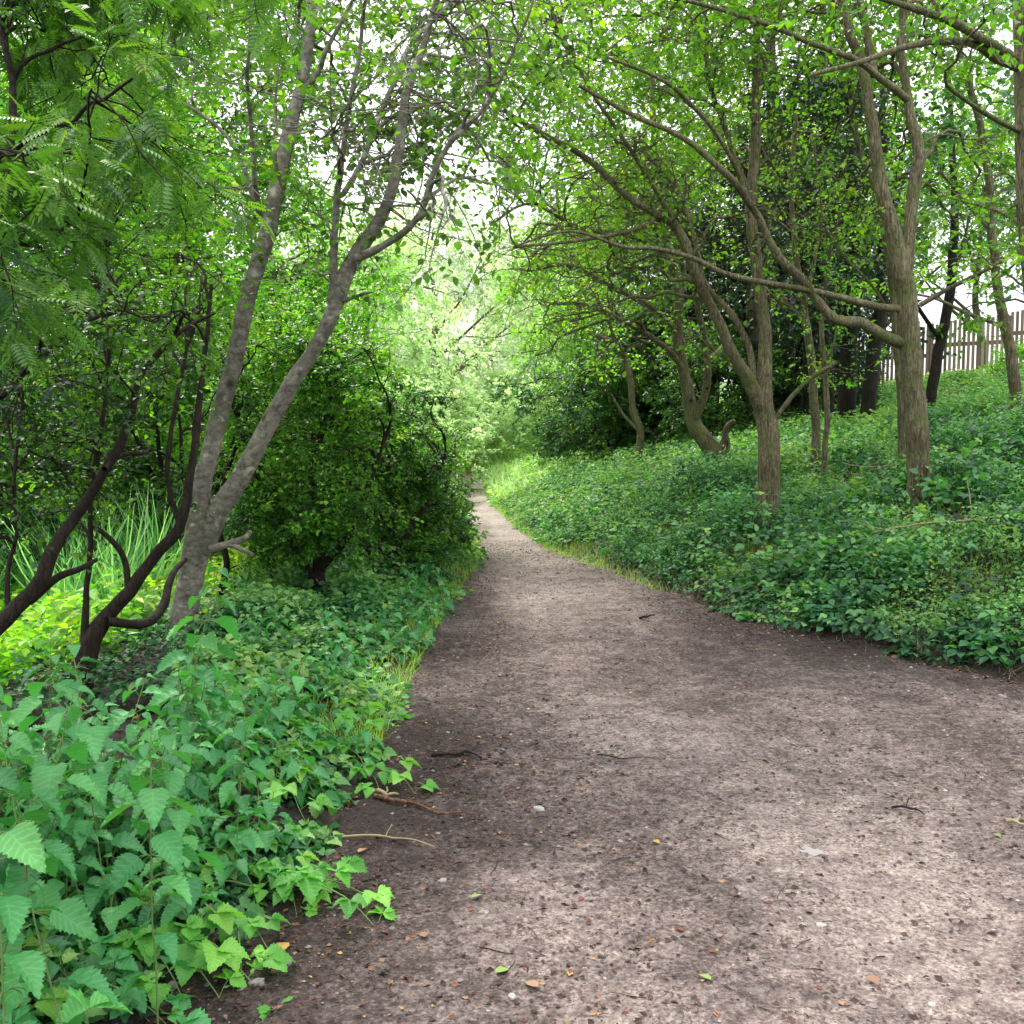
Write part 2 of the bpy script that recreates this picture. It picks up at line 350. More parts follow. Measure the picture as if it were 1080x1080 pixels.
def crown(BW, BL, samples, C, R, leaf=LEAF2, size=.055, nsub=6, ntwig=5, nleaf=6, base_tint=.45, thick=1.0, droop=.05, kinkw=.05, flat=.8):
    """branches from limb samples to each cluster centre C, then sprays of leaves"""
    C = np.asarray(C, float); n = len(C)
    if n == 0: return
    R = np.broadcast_to(np.asarray(R, float), (n,))
    S = samples[:, :3]; sr = samples[:, 3]
    D = np.linalg.norm(C[:, None] - S[None], axis=-1) + 1.2 * np.maximum(0, S[None, :, 2] - C[:, None, 2]) + rng.random((n, len(S))) * .5
    # first clusters hang on the limbs, the later ones may fork from earlier branches
    i = D.argmin(1); A = S[i]; r0 = sr[i]
    tang = samples[i, 4:7]
    Lg = np.linalg.norm(C - A, axis=1)
    c1 = A + (unit(tang + .6 * unit(C - A)) * .35 + np.array([0, 0, .08])) * Lg[:, None]
    c2 = C - unit(C - A + rnd(n) * .4 * Lg[:, None]) * .3 * Lg[:, None]
    K = 12; t = np.linspace(0, 1, K)[None, :, None]
    cv = (1 - t) ** 3 * A[:, None] + 3 * (1 - t) ** 2 * t * c1[:, None] + 3 * (1 - t) * t * t * c2[:, None] + t ** 3 * C[:, None]
    w = np.cumsum(rng.normal(size=(n, K, 3)), 1) * kinkw * np.minimum(Lg, 3)[:, None, None] * .35
    w = w - w[:, :1]; w = w - w[:, -1:] * t
    cv = cv + w
    ra = np.minimum(.7 * r0, (.005 + .0065 * Lg) * thick)
    rad = ra[:, None] * (1 - .75 * np.linspace(0, 1, K)[None]) + .002
    tubes(BW, cv, rad, 5, .5)
    # sub branches
    ts = .4 + .6 * rng.random((n, nsub)) ** .8
    p, tg = at_t(cv, ts)
    Rr = np.repeat(R, nsub)
    d = unit(tg * .5 + runit(len(p)) * np.array([1, 1, flat]))
    sb = grow(p, d, Rr * (.6 + .8 * rng.random(len(p))), 7, .22, droop)
    tubes(BW, sb, np.repeat(np.minimum(.0045 * thick, rad[:, -1] * 2), nsub)[:, None] * np.linspace(1, .35, 7)[None], 3, .5)
    # twigs
    p2, tg2 = at_t(sb, .15 + .85 * rng.random((len(sb), ntwig)))
    R2 = np.repeat(Rr, ntwig)
    d2 = unit(tg2 * .7 + runit(len(p2)) * np.array([1, 1, .32]))
    tw = grow(p2, d2, R2 * (.25 + .35 * rng.random(len(p2))), 4, .2, droop)
    tubes(BW, tw, np.full((len(tw), 4), .0016) * np.linspace(1.1, .5, 4)[None], 3, .5)
    p3, tg3 = at_t(tw, (np.arange(nleaf)[None] + .3 + .7 * rng.random((len(tw), nleaf))) / nleaf)
    ax = unit(tg3 * .55 + runit(len(p3)) * np.array([1, 1, .5]) + np.array([0, 0, -.18]))
    nr = unit(np.array([0, 0, 1.]) + runit(len(p3)) * .55)
    ct = np.repeat(rng.normal(size=n) * .16, nsub * ntwig * nleaf) + np.repeat(rng.normal(size=n * nsub) * .08, ntwig * nleaf)
    tint = np.clip(base_tint + ct + rng.normal(size=len(p3)) * .14, 0, 1)
    scatter(BL, leaf, p3, ax, nr, size * (.6 + .7 * rng.random(len(p3))), tint)

def box(x0, x1, y0, y1, d0, d1, n, gap=None):
    """cluster centres in a wedge of the place"""
    out = []
    for _ in range(n):
        out.append(P(rng.uniform(x0, x1), rng.uniform(y0, y1), rng.uniform(d0, d1)))
    return out

def make_tree(name, label, cat, limbs, clusters, bark, leafm, group=None, base=None, lump=.12, flare=1.5, extra_parts=(), twigs='branches', **kw):
    """limbs: list of specs (first is the trunk, rooted in the ground); clusters: list of (centres, R, options)"""
    L0 = limbpts(limbs[0])
    x, y = L0[0][0], L0[0][1]
    g = float(hgt(x, y))
    root = empty(name, (x, y, g)); tag(root, label, cat, group)
    org = np.array([x, y, g])
    if base is None:
        r = L0[0][3]
        L0 = [[x, y, g - .15, r * flare * 1.1], [x + .0, y, max(g + .12, g * .6 + L0[0][2] * .4) if L0[0][2] > g + .25 else g + .04, r * (flare * .5 + .5)]] + ([L0[0]] if L0[0][2] > g + .3 else []) + L0[1:]
    BT = MB(); BB = MB(); BL = MB(); samples = []
    allp = [L0] + [limbpts(l) for l in limbs[1:]]
    for k, lp in enumerate(allp):
        c = cr(lp, max(10, len(lp) * 7)); c[:, 3] = np.maximum(c[:, 3], .0025)
        w = (fbm(c[:, 2] * 2.3, c[:, 0] * 2.3 + k, seed=31) - .5) * .06
        c[1:, 0] += (w * np.minimum(1, np.arange(len(c)) / 4))[1:]
        T = unit(np.gradient(c[:, :3], axis=0))
        samples.append(np.concatenate([c, T], 1)[3:])
        big = c[:, 3].max() > .03
        tubes(BT if k == 0 else BB, (c[:, :3] - org), c[:, 3], 14 if big else 7, .5, lump if big else .03)
    samples = np.concatenate(samples)
    sm = samples.copy(); sm[:, :3] -= org
    for (C, R, opt) in clusters:
        o = dict(kw); o.update(opt)
        crown(BB, BL, sm, np.asarray(C) - org, R, **o)
    BT.build('trunk', bark, root)
    if BB.n: BB.build(twigs, bark, root)
    if BL.n: BL.build('crown', leafm, root, smooth=False)
    return root

# ------------------------------------------------------------------ ground and path
def groundmat():
    m, nt, out = newmat('woodland soil'); L = nt.links.new
    tc = N(nt, 'ShaderNodeTexCoord')
    n = N(nt, 'ShaderNodeTexNoise'); n.inputs['Scale'].default_value = 4; n.inputs['Detail'].default_value = 8; n.inputs['Roughness'].default_value = .7
    L(tc.outputs['Object'], n.inputs['Vector'])
    r = ramp(nt, [(.3, (.008, .006, .005)), (.55, (.020, .014, .011)), (.75, (.045, .031, .023))]); L(n.outputs['Fac'], r.inputs[0])
    at = N(nt, 'ShaderNodeAttribute', attribute_name='tint')
    n2 = N(nt, 'ShaderNodeTexNoise'); n2.inputs['Scale'].default_value = 1.2; n2.inputs['Detail'].default_value = 6; L(tc.outputs['Object'], n2.inputs['Vector'])
    g = ramp(nt, [(.35, (.03, .08, .015)), (.6, (.08, .17, .03)), (.8, (.15, .25, .05))]); L(n2.outputs['Fac'], g.inputs[0])
    mx = N(nt, 'ShaderNodeMix', data_type='RGBA'); L(at.outputs['Fac'], mx.inputs['Factor']); L(r.outputs[0], mx.inputs['A']); L(g.outputs[0], mx.inputs['B'])
    p = N(nt, 'ShaderNodeBsdfPrincipled'); p.inputs['Roughness'].default_value = .95; L(mx.outputs['Result'], p.inputs['Base Color'])
    b = N(nt, 'ShaderNodeBump'); b.inputs['Distance'].default_value = .03; L(n.outputs['Fac'], b.inputs['Height']); L(b.outputs[0], p.inputs['Normal'])
    L(p.outputs[0], out.inputs[0]); return m
def pathmat():
    m, nt, out = newmat('trodden earth'); L = nt.links.new
    tc = N(nt, 'ShaderNodeTexCoord'); O = tc.outputs['Object']
    def noise(s, d=5, ro=.6, vec=O):
        n = N(nt, 'ShaderNodeTexNoise'); n.inputs['Scale'].default_value = s; n.inputs['Detail'].default_value = d; n.inputs['Roughness'].default_value = ro
        L(vec, n.inputs['Vector']); return n.outputs['Fac']
    at = N(nt, 'ShaderNodeAttribute', attribute_name='tint')     # how pale the earth is, with brighter far light painted in
    big = noise(1.1, 8, .68); fine = noise(38, 6, .75); mid = noise(7, 7, .7)
    def add(a, ka, b, kb):
        x = N(nt, 'ShaderNodeMath', operation='MULTIPLY'); L(a, x.inputs[0]); x.inputs[1].default_value = ka
        y = N(nt, 'ShaderNodeMath', operation='MULTIPLY_ADD'); L(b, y.inputs[0]); y.inputs[1].default_value = kb; L(x.outputs[0], y.inputs[2]); return y.outputs[0]
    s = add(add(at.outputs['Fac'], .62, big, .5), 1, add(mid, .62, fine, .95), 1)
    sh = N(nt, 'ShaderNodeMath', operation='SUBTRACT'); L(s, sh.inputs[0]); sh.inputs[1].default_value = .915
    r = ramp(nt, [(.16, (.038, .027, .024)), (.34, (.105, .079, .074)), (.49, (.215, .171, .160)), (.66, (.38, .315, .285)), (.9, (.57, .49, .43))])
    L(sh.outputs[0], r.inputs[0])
    # grit: small dark and pale grains
    v = N(nt, 'ShaderNodeTexVoronoi'); v.inputs['Scale'].default_value = 110; L(O, v.inputs['Vector'])
    sp = N(nt, 'ShaderNodeSeparateColor'); L(v.outputs['Color'], sp.inputs[0])
    gr = ramp(nt, [(0, (.30, .26, .25)), (.22, (.56, .53, .52)), (.45, (.92, .91, .9)), (.85, (1.03, 1.02, 1.0)), (1, (1.4, 1.36, 1.3))]); gr.color_ramp.interpolation = 'LINEAR'
    L(sp.outputs[0], gr.inputs[0])
    mu = N(nt, 'ShaderNodeMix', data_type='RGBA', blend_type='MULTIPLY'); mu.inputs['Factor'].default_value = 1
    L(r.outputs[0], mu.inputs['A']); L(gr.outputs[0], mu.inputs['B'])
    gm = ramp(nt, [(.35, (.4, .4, .4)), (.62, (1, 1, 1))]); L(noise(5.5, 5, .7), gm.inputs[0]); L(gm.outputs[0], mu.inputs['Factor'])
    p = N(nt, 'ShaderNodeBsdfPrincipled'); p.inputs['Roughness'].default_value = .9; p.inputs['Specular IOR Level'].default_value = .25
    L(mu.outputs['Result'], p.inputs['Base Color'])
    v2 = N(nt, 'ShaderNodeTexVoronoi'); v2.inputs['Scale'].default_value = 70; L(O, v2.inputs['Vector'])
    h = add(v2.outputs['Distance'], -.6, fine, 1.2)
    h2 = add(h, 1, mid, 1.5)
    b = N(nt, 'ShaderNodeBump'); b.inputs['Strength'].default_value = 1; b.inputs['Distance'].default_value = .02; L(h2, b.inputs['Height']); L(b.outputs[0], p.inputs['Normal'])
    L(p.outputs[0], out.inputs[0]); return m
def grid(name, X, Y, Z, tint, mat):
    B = MB(); n, m = X.shape; idx = np.arange(n * m).reshape(n, m)
    q = np.stack([idx[:-1, :-1], idx[:-1, 1:], idx[1:, 1:], idx[1:, :-1]], -1).reshape(-1, 4)
    B.add(np.stack([X, Y, Z], -1), [q], np.asarray(tint).ravel())
    return B.build(name, mat)
gx = np.sinh(np.linspace(-5.2, 5.2, 240)) / np.sinh(5.2) * 260
gy = np.concatenate([-np.geomspace(120, 1, 40), np.linspace(-.8, 50, 250), np.geomspace(51, 420, 60)])
GY, GX = np.meshgrid(gy, gx, indexing='ij')
GZ = hgt(GX, GY)
inpath = (GX > Le(GY) + .1) & (GX < Re(GY) - .1) & (GY < 59)
dp = np.minimum(GX - Le(GY), Re(GY) - GX)
GZ = GZ - np.where(GY < 59, np.clip(dp / .3, 0, 1), 0) * .06
lush = np.clip((GY - 16) / 12, 0, 1) * .9 + np.clip((-GX - 4) / 2, 0, 1)
lush = np.clip(np.maximum(lush, np.clip((np.abs(GX) - 9) / 3, 0, 1)), 0, 1)
tag(grid('ground', GX, GY, GZ, lush, groundmat()), kind='structure')

ys = np.concatenate([np.linspace(-12, 1.2, 60), np.linspace(1.25, 8, 330), np.linspace(8.1, 22, 220), np.linspace(22.3, 58, 110)])
ts = np.linspace(0, 1, 190)
PY, PT = np.meshgrid(ys, ts, indexing='ij')
le = Le(PY) - .12 + (fbm(PY * 1.6, PY * 0 + 3, seed=41) - .5) * .35; re = Re(PY) + .12 + (fbm(PY * 1.6, PY * 0 + 8, seed=42) - .5) * .4
PX = le + (re - le) * PT
pz = hgt(PX, PY)
PZ = pz + .012 + (fbm(PX * 2.2, PY * 2.2, seed=50) - .5) * .035 + (fbm(PX * 14, PY * 14, seed=51) - .5) * .014 + (fbm(PX * 45, PY * 45, o=2, seed=52) - .5) * .010
PZ = PZ - .035 * np.exp(-((PX - (le + re) / 2 + .25) / .45) ** 2) * (.5 + vnoise(PX, PY, seed=66))
edge = np.minimum(PX - le, re - PX)
PZ = PZ - np.clip(1 - edge / .1, 0, 1) * .05
pale = .27 + .22 * np.clip(edge / .9 - .25, 0, 1) + .62 * np.clip((PY - 8) / 8, 0, 1)  # paler with distance: brighter far light put into the earth colour
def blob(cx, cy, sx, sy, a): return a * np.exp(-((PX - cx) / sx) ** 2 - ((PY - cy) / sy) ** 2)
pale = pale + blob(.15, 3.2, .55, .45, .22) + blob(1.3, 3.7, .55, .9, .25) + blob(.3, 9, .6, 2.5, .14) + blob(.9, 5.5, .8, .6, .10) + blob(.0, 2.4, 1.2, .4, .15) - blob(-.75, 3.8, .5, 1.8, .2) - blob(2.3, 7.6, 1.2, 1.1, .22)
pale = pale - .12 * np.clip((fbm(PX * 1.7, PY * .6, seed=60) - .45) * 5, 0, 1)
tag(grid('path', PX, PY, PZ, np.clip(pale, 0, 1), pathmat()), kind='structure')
def pathz(x, y):
    l = Le(y) - .12 + (fbm(y * 1.6, y * 0 + 3, seed=41) - .5) * .35; r = Re(y) + .12 + (fbm(y * 1.6, y * 0 + 8, seed=42) - .5) * .4
    return hgt(x, y) + .012 + (fbm(x * 2.2, y * 2.2, seed=50) - .5) * .035 + (fbm(x * 14, y * 14, seed=51) - .5) * .014 + (fbm(x * 45, y * 45, o=2, seed=52) - .5) * .010 - .035 * np.exp(-((x - (l + r) / 2 + .25) / .45) ** 2) * (.5 + vnoise(x, y, seed=66))

# litter on the path and the soil beside it
def litter():
    n = 75000
    y = 1.6 + 14 * rng.random(n) ** 1.7; l = Le(y) - .5; r = Re(y) + .5
    u = rng.random(n); side = rng.random(n)
    t = np.where(side < .45, u, np.where(side < .75, .3 * u ** 1.6, 1 - .3 * u ** 1.6))
    x = l + (r - l) * t
    keep = vnoise(x * 1.5, y * 1.5, seed=70) + rng.random(n) * .9 > .75
    x = x[keep]; y = y[keep]; n = len(x)
    z = np.where((x > Le(y)) & (x < Re(y)), pathz(x, y), hgt(x, y) + .01) + .003
    B = MB(); a = rng.random(n) * 2 * pi
    tint = np.clip(rng.beta(1.3, 2.6, n), 0, 1); tint = np.where(rng.random(n) < .03, .8 + .2 * rng.random(n), tint)
    scatter(B, LEAF2, np.stack([x, y, z], 1), np.stack([np.cos(a), np.sin(a), rng.normal(size=n) * .15], 1), unit(np.array([0, 0, 1.]) + rnd(n) * .35), .006 + .026 * rng.random(n) ** 2.6, tint)
    tag(B.build('leaf_litter', M['deadleaf'], smooth=False), 'small dark brown leaf scraps scattered over the earth path', 'leaf litter', kind='stuff')
    n = 12000; y = 3.6 + 8 * rng.random(n); x = np.where(rng.random(n) < .5, -1.3 - 4.2 * rng.random(n), Re(y) - .1 + 1.6 * rng.random(n) ** 1.4)
    B = MB(); a = rng.random(n) * 2 * pi
    scatter(B, LEAF6, np.stack([x, y, hgt(x, y) + .006], 1), np.stack([np.cos(a), np.sin(a), rng.normal(size=n) * .2], 1), unit(np.array([0, 0, 1.]) + rnd(n) * .4), .015 + .035 * rng.random(n) ** 1.5, np.clip(rng.beta(1.5, 2.6, n), 0, .85))
    tag(B.build('dead_leaves', M['deadleaf'], smooth=False), 'dead brown leaves lying on the bare soil beside the path', 'leaf litter', kind='stuff')
    # gravel
    ico = [(0, 0, 1), (.9, 0, .1), (.3, .85, 0), (-.75, .5, .1), (-.7, -.55, 0), (.35, -.8, .1), (0, 0, -1)]
    fc = [(0, 1, 2), (0, 2, 3), (0, 3, 4), (0, 4, 5), (0, 5, 1), (6, 2, 1), (6, 3, 2), (6, 4, 3), (6, 5, 4), (6, 1, 5)]
    G = tpl(np.array(ico) * (1, 1, .55), [fc])
    n = 9000; y = 1.6 + 13 * rng.random(n) ** 1.7; x = Le(y) + (Re(y) - Le(y)) * rng.random(n)
    a = rng.random(n) * 2 * pi; B = MB()
    scatter(B, G, np.stack([x, y, pathz(x, y) + .0005], 1), np.stack([np.cos(a), np.sin(a), rng.normal(size=n) * .1], 1), unit(np.array([0, 0, 1.]) + rnd(n) * .2), .0025 + .013 * rng.random(n) ** 4.5, np.clip(rng.beta(1.5, 3.2, n), 0, .8))
    tag(B.build('gravel', M['stone'], smooth=False), 'fine grey and dark gravel trodden into the path', 'gravel', kind='stuff')
    # twigs
    n = 900; y = 1.7 + 9 * rng.random(n) ** 1.5; x = Le(y) - .2 + (Re(y) - Le(y) + .4) * np.where(rng.random(n) < .5, rng.random(n), rng.beta(.5, .5, n))
    a = rng.random(n) * 2 * pi; B = MB(); ln = .02 + .09 * rng.random(n) ** 2
    cv = grow(np.stack([x, y, x * 0], 1), np.stack([np.cos(a), np.sin(a), a * 0], 1), ln, 5, .16)
    cv[..., 2] = pathz(cv[..., 0], cv[..., 1]) + .004
    tubes(B, cv, (.0008 + .0014 * rng.random(n))[:, None] * np.linspace(1, .6, 5)[None], 4, .5)
    tag(B.build('twig_litter', M['darkbark']), 'short dark twigs strewn along the path', 'twigs', kind='stuff')
litter()

def on_path(px, py):
    v = (540 - py) / F; dy = cos(TH) + v * sin(TH); dz = -sin(TH) + v * cos(TH)
    t = CZ / -dz; x = (px - 540) / F * t; y = dy * t
    return x, y
def stone(px, py, s, label, tint, sq=.5):
    x, y = on_path(px, py); root = MB()
    n = 16; m = 10; V = []
    th = np.linspace(0, pi, m); ph = np.linspace(0, 2 * pi, n, endpoint=False)
    A, Bq = np.meshgrid(th, ph, indexing='ij')
    v = np.stack([np.sin(A) * np.cos(Bq), np.sin(A) * np.sin(Bq) * .75, np.cos(A) * sq], -1)
    r = 1 + (vnoise(v[..., 0] * 2.1 + px, v[..., 1] * 2.1, v[..., 2] * 2.1) - .5) * 1.1
    v = v * r[..., None] * s
    idx = np.arange(n * m).reshape(m, n)
    q = np.stack([idx[:-1], np.roll(idx[:-1], -1, 1), np.roll(idx[1:], -1, 1), idx[1:]], -1).reshape(-1, 4)[:, ::-1]
    root.add(v, [q], tint * .72)
    o = root.build('stone', M['stone'], smooth=False); o.location = (x, y, float(pathz(x, y)) + s * .04)
    o.rotation_euler = (0, 0, px * .37); tag(o, label, 'stone', 'loose stones on the path'); return o
stone(568, 856, .030, 'pale grey flat stone near the middle of the path', .95, .35)
stone(856, 901, .042, 'pale flat stone bedded in the sandy earth at the right', .85, .22)
stone(272, 1038, .022, 'bluish grey pebble by the nettles at the path edge', .7)
stone(182, 1042, .022, 'rounded brown grey pebble lowest beside the nettles', .6)
stone(510, 966, .014, 'small pale pebble lower left of the middle', .8)
stone(467, 933, .016, 'rounded tan pebble below the curved root', .75)
stone(866, 978, .018, 'narrow whitish pebble on the sandy patch', 1.0, .4)
stone(420, 780, .02, 'small dark stone at the shaded left verge', .3)
stone(540, 1055, .013, 'tiny white pebble at the foot of the picture', .95)
stone(1057, 738, .03, 'grey stone under the brambles at the right verge', .7)

def stick(pts, r, label, mat, name='fallen_stick', lift=.012):
    g = [on_path(*p) for p in pts]; g = [(x, y, float(pathz(x, y)) + lift) for x, y in g]
    c = cr(np.array([[*p, r] for p in g]), 26); B = MB()
    c[:, 2] += np.abs(np.sin(np.linspace(0, pi * 2, 26))) * lift * .6
    o3 = c[0, :3].copy()
    rad = r * (1 - .55 * np.linspace(0, 1, 26)) * (1 + .25 * (vnoise(np.arange(26) * .7, np.zeros(26), seed=5) - .5))
    tubes(B, c[:, :3] - o3, rad, 8, .5, .12)
    k = grow((c[10:11, :3] - o3), np.array([[.4, 1, .1]]), .06, 5, .2); tubes(B, k, np.full((1, 5), r * .4), 5, .5)
    o = B.build(name, mat); o.location = o3; tag(o, label, 'stick', 'fallen sticks on the path')
stick([(455, 800), (478, 801), (492, 799), (508, 805)], .010, 'short dark stick lying crosswise on the path', M['darkbark'])
stick([(395, 843), (415, 850), (440, 853), (462, 866), (486, 864)], .011, 'curved brown stick reaching onto the path from the left verge', M['redbark'])
stick([(398, 838), (408, 842), (420, 841)], .010, 'stubby pale stick touching the brown curved one', M['drystalk'])
stick([(360, 886), (400, 890), (430, 893), (458, 898)], .005, 'thin green brown stem trailing from the verge plants', M['drystalk'])
stick([(940, 855), (960, 858), (975, 864)], .006, 'small dark stick on the pale earth at the right', M['darkbark'])
stick([(1062, 872), (1075, 876), (1095, 884)], .009, 'pale broken stick at the right edge of the path', M['drystalk'])
stick([(630, 800), (655, 806), (690, 806)], .004, 'thin dark twig in the middle of the path', M['darkbark'])
stick([(675, 655), (690, 652)], .012, 'short dark twig far up the path', M['darkbark'])

B = MB(); a = np.array([-2.95, 5.2, float(hgt(-2.95, 5.2)) + .05]); b = np.array([-1.85, 5.75, float(hgt(-1.85, 5.75)) + .03])
c = cr([[*a, .085], [*((a * 2 + b) / 3 + (0, .02, .02)), .08], [*((a + 2 * b) / 3 + (0, -.03, .01)), .07], [*b, .05]], 24)
tubes(B, c[:, :3] - a, c[:, 3], 14, .5, .16); tubes(B, grow((c[14:15, :3] - a), np.array([[.1, -.4, .8]]), .22, 6, .2), np.linspace(.02, .008, 6)[None], 8, .5, .1)
o = B.build('fallen_log', M['darkbark']); o.location = a; tag(o, 'dark rotting log lying on bare soil behind the near nettles', 'log')
def fallen(px, py, s, tint, label, k=0):
    x, y = on_path(px, py); B = MB()
    scatter(B, LEAF6, np.array([[0, 0, .006]]), np.array([[cos(px), sin(px), .12]]), np.array([[.15 * sin(py), .1, 1]]), s, tint)
    o = B.build('fallen_leaf', M['deadleaf']); o.location = (x, y, float(pathz(x, y)) + .004); tag(o, label, 'fallen leaf', 'fallen leaves on the path')
fallen(300, 996, .07, .93, 'yellow orange fallen leaf beside the nettles')
fallen(378, 903, .05, .84, 'tan fallen leaf at the shaded verge')
fallen(522, 1031, .05, 1.0, 'green fallen leaf near the bottom of the path')
fallen(497, 953, .045, 1.0, 'small green leaf under the curved stick')
fallen(750, 1045, .045, 1.0, 'green leaf on the lowest part of the path')
fallen(916, 1030, .05, .72, 'reddish brown leaf on the right of the sandy patch')
fallen(1048, 882, .04, 1.0, 'small green leaf by the pale broken stick')
fallen(502, 782, .035, .9, 'tiny yellow leaf near the dark stick')
fallen(690, 890, .035, .95, 'tiny yellow leaf left of the pale flat stone')
fallen(568, 1048, .05, .8, 'pale brown leaf at the bottom centre')
fallen(448, 992, .04, .7, 'dull red leaf lower left on the path')
fallen(845, 738, .035, .9, 'tiny orange leaf in the dark earth below the brambles')

def nettle_leaf_template(rows=26, cols=5, wd=.36):
    V = []; UV = []
    for i in range(rows):
        s = i / (rows - 1)
        w = wd * (math.sin(pi * min(1, s ** .62)) ** .8) * (1 - s * .25) + .002
        if 0 < i < rows - 1: w *= (1.10 if i % 2 else .90)
        for j in range(cols):
            c = (j / (cols - 1) - .5) * 2
            x = c * w; z = .42 * abs(c) * w - .30 * s ** 2.2 + .02 * sin(s * 33) * abs(c) + .015 * sin(s * 9 + c * 2)
            yy = s + (.03 * abs(c) if i % 2 else 0)
            V.append((x, yy, z)); UV.append((c, s, 0))
    F_ = []
    for i in range(rows - 1):
        for j in range(cols - 1):
            a = i * cols + j; F_.append((a, a + 1, a + cols + 1, a + cols))
    return (np.array(V), [np.array(F_)]), np.array(UV)
NL, NUV = nettle_leaf_template()
NW, NWUV = nettle_leaf_template(18, 5, .52)
LEAFN, _u = nettle_leaf_template(10, 3, .46)
# ------------------------------------------------------------------ undergrowth (uncountable)
def cover(name, label, cat, x, y, H, dens_leaf, size, mat, T=LEAF6, z0=None, tintb=.45, spread=.16, grassy=0):
    n = len(x); B = MB(); z = hgt(x, y) if z0 is None else z0
    nl = dens_leaf
    hh = H[:, None] * (.25 + .8 * rng.random((n, nl)) ** .6)
    a = rng.random((n, nl)) * 2 * pi; r = spread * (.2 + rng.random((n, nl)))
    px = x[:, None] + np.cos(a) * r * .5; py = y[:, None] + np.sin(a) * r * .5; pz_ = z[:, None] + hh
    pos = np.stack([px, py, pz_], -1).reshape(-1, 3)
    ax = np.stack([np.cos(a), np.sin(a), -.15 + .4 * rng.normal(size=a.shape)], -1).reshape(-1, 3)
    nr = unit(np.array([0, -.1, 1.]) + rnd(len(pos)) * .42)
    pt = np.repeat(rng.normal(size=n) * .12, nl) + (fbm(pos[:, 0] * .9, pos[:, 1] * .9, seed=77) - .5) * .7
    tint = np.clip(tintb + pt + rng.normal(size=len(pos)) * .15 + .85 * (hh.ravel() / np.maximum(H.repeat(nl), .02) - .7), 0, 1)  # lower leaves darker: shade among the plants put into the tint
    sz = np.broadcast_to(size, (n,)).repeat(nl) * (.55 + .8 * rng.random(len(pos)))
    scatter(B, T, pos, ax, nr, sz, tint)
    return tag(B.build(name, mat, smooth=False), label, cat, kind='stuff')
def blades(name, label, x, y, h, w, mat, lean=.35, tintb=.5, sp=0.0, z=None):
    n = len(x); z = hgt(x, y) if z is None else z; B = MB()
    a = rng.random(n) * 2 * pi; K = 4
    d = unit(np.stack([np.cos(a) * lean, np.sin(a) * lean, np.ones(n)], 1) + rnd(n) * .15)
    c = grow(np.stack([x, y, z], 1), d, h, K, .12, .12)
    side = np.stack([-np.sin(a), np.cos(a), a * 0], 1)
    wd = np.linspace(1, .05, K)[None, :, None] * np.asarray(w).reshape(-1, 1, 1) * .5
    V = np.stack([c - side[:, None] * wd, c + side[:, None] * wd], 2)
    idx = np.arange(n * K * 2).reshape(n, K, 2)
    q = np.stack([idx[:, :-1, 0], idx[:, :-1, 1], idx[:, 1:, 1], idx[:, 1:, 0]], -1).reshape(-1, 4)
    B.add(V, [q], np.repeat(np.clip(tintb + rng.normal(size=n) * .2, 0, 1), K * 2))
    return tag(B.build(name, mat), label, 'grass', kind='stuff')
# bank
def bankpts(n, y0, y1, dmax, pw=1.0, dpw=1.0):
    y = y0 + (y1 - y0) * rng.random(n) ** pw; d = dmax * rng.random(n) ** dpw; return Re(y) + d, y, d
def lush_(x, y, d): return vnoise(x * 1.3, y * 1.3, seed=82)
x, y, d = bankpts(23000, 3.2, 15, 9, 1.0)
k = vnoise(x * 2.2, y * 2.2, seed=80) * .9 + .6 * np.clip(d / 1.0, 0, 1) > .42 * (.8 + .4 * rng.random(len(x)))
k &= (vnoise(x * 1.15, y * 1.15, seed=83) < .80) & (d > .16 * vnoise(x * 2, y * 2, seed=84))
x, y, d = x[k], y[k], d[k]
H = (.03 + .31 * np.clip(d / 1.2, 0, 1)) * (.25 + 1.5 * vnoise(x * 1.7, y * 1.7, seed=81)) * (.6 + .8 * rng.random(len(x))) * (.5 + .95 * vnoise(x * .8, y * .8, seed=87)) + .16 * np.clip((9 - y) / 3, 0, 1) * np.clip(d / .8, 0, 1)
m = lush_(x, y, d) > .5
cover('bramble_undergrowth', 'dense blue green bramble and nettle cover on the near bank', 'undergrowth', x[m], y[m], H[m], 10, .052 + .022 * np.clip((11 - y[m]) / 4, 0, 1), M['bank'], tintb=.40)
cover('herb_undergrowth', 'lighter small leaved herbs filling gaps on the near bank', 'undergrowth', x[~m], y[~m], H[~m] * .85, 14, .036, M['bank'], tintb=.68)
x, y, d = bankpts(750, 4, 16, 9); k = (d > .5) & (vnoise(x * .9, y * .9, seed=95) > .45); x, y = x[k], y[k]
cover('bank_nettles', 'taller nettle stems standing above the rest of the bank plants', 'undergrowth', x, y, .35 + .3 * rng.random(len(x)), 18, .085, M['bank'], T=LEAF6, tintb=.45, spread=.2)
blades('nettle_stems', 'upright stems of the taller bank nettles', x, y, .35 + .28 * rng.random(len(x)), .006, M['grass'], .12, .3)
x, y, d = bankpts(1500, 3.2, 15, 8)
H = .15 + .40 * np.clip(d / 1.1, 0, 1)
cover('bramble_leaves', 'three lobed bramble leaves spread over the near bank', 'undergrowth', x + .15, y, H, 3, .11, M['bank'], T=TRIF, tintb=.45)
x, y, d = bankpts(11000, 14, 24, 10, 1.0)
cover('middle_undergrowth', 'low leafy cover on the bank around the bent trunk', 'undergrowth', x, y, (.08 + .35 * np.clip(d / 1.5, 0, 1)) * (.5 + 1. * rng.random(len(x))), 10, .075, M['bank'], T=LEAF2, tintb=.72, spread=.25)  # tint lifted with distance, a haze wash put into the leaf colour
x, y, d = bankpts(8000, 22, 42, 13, 1.1)
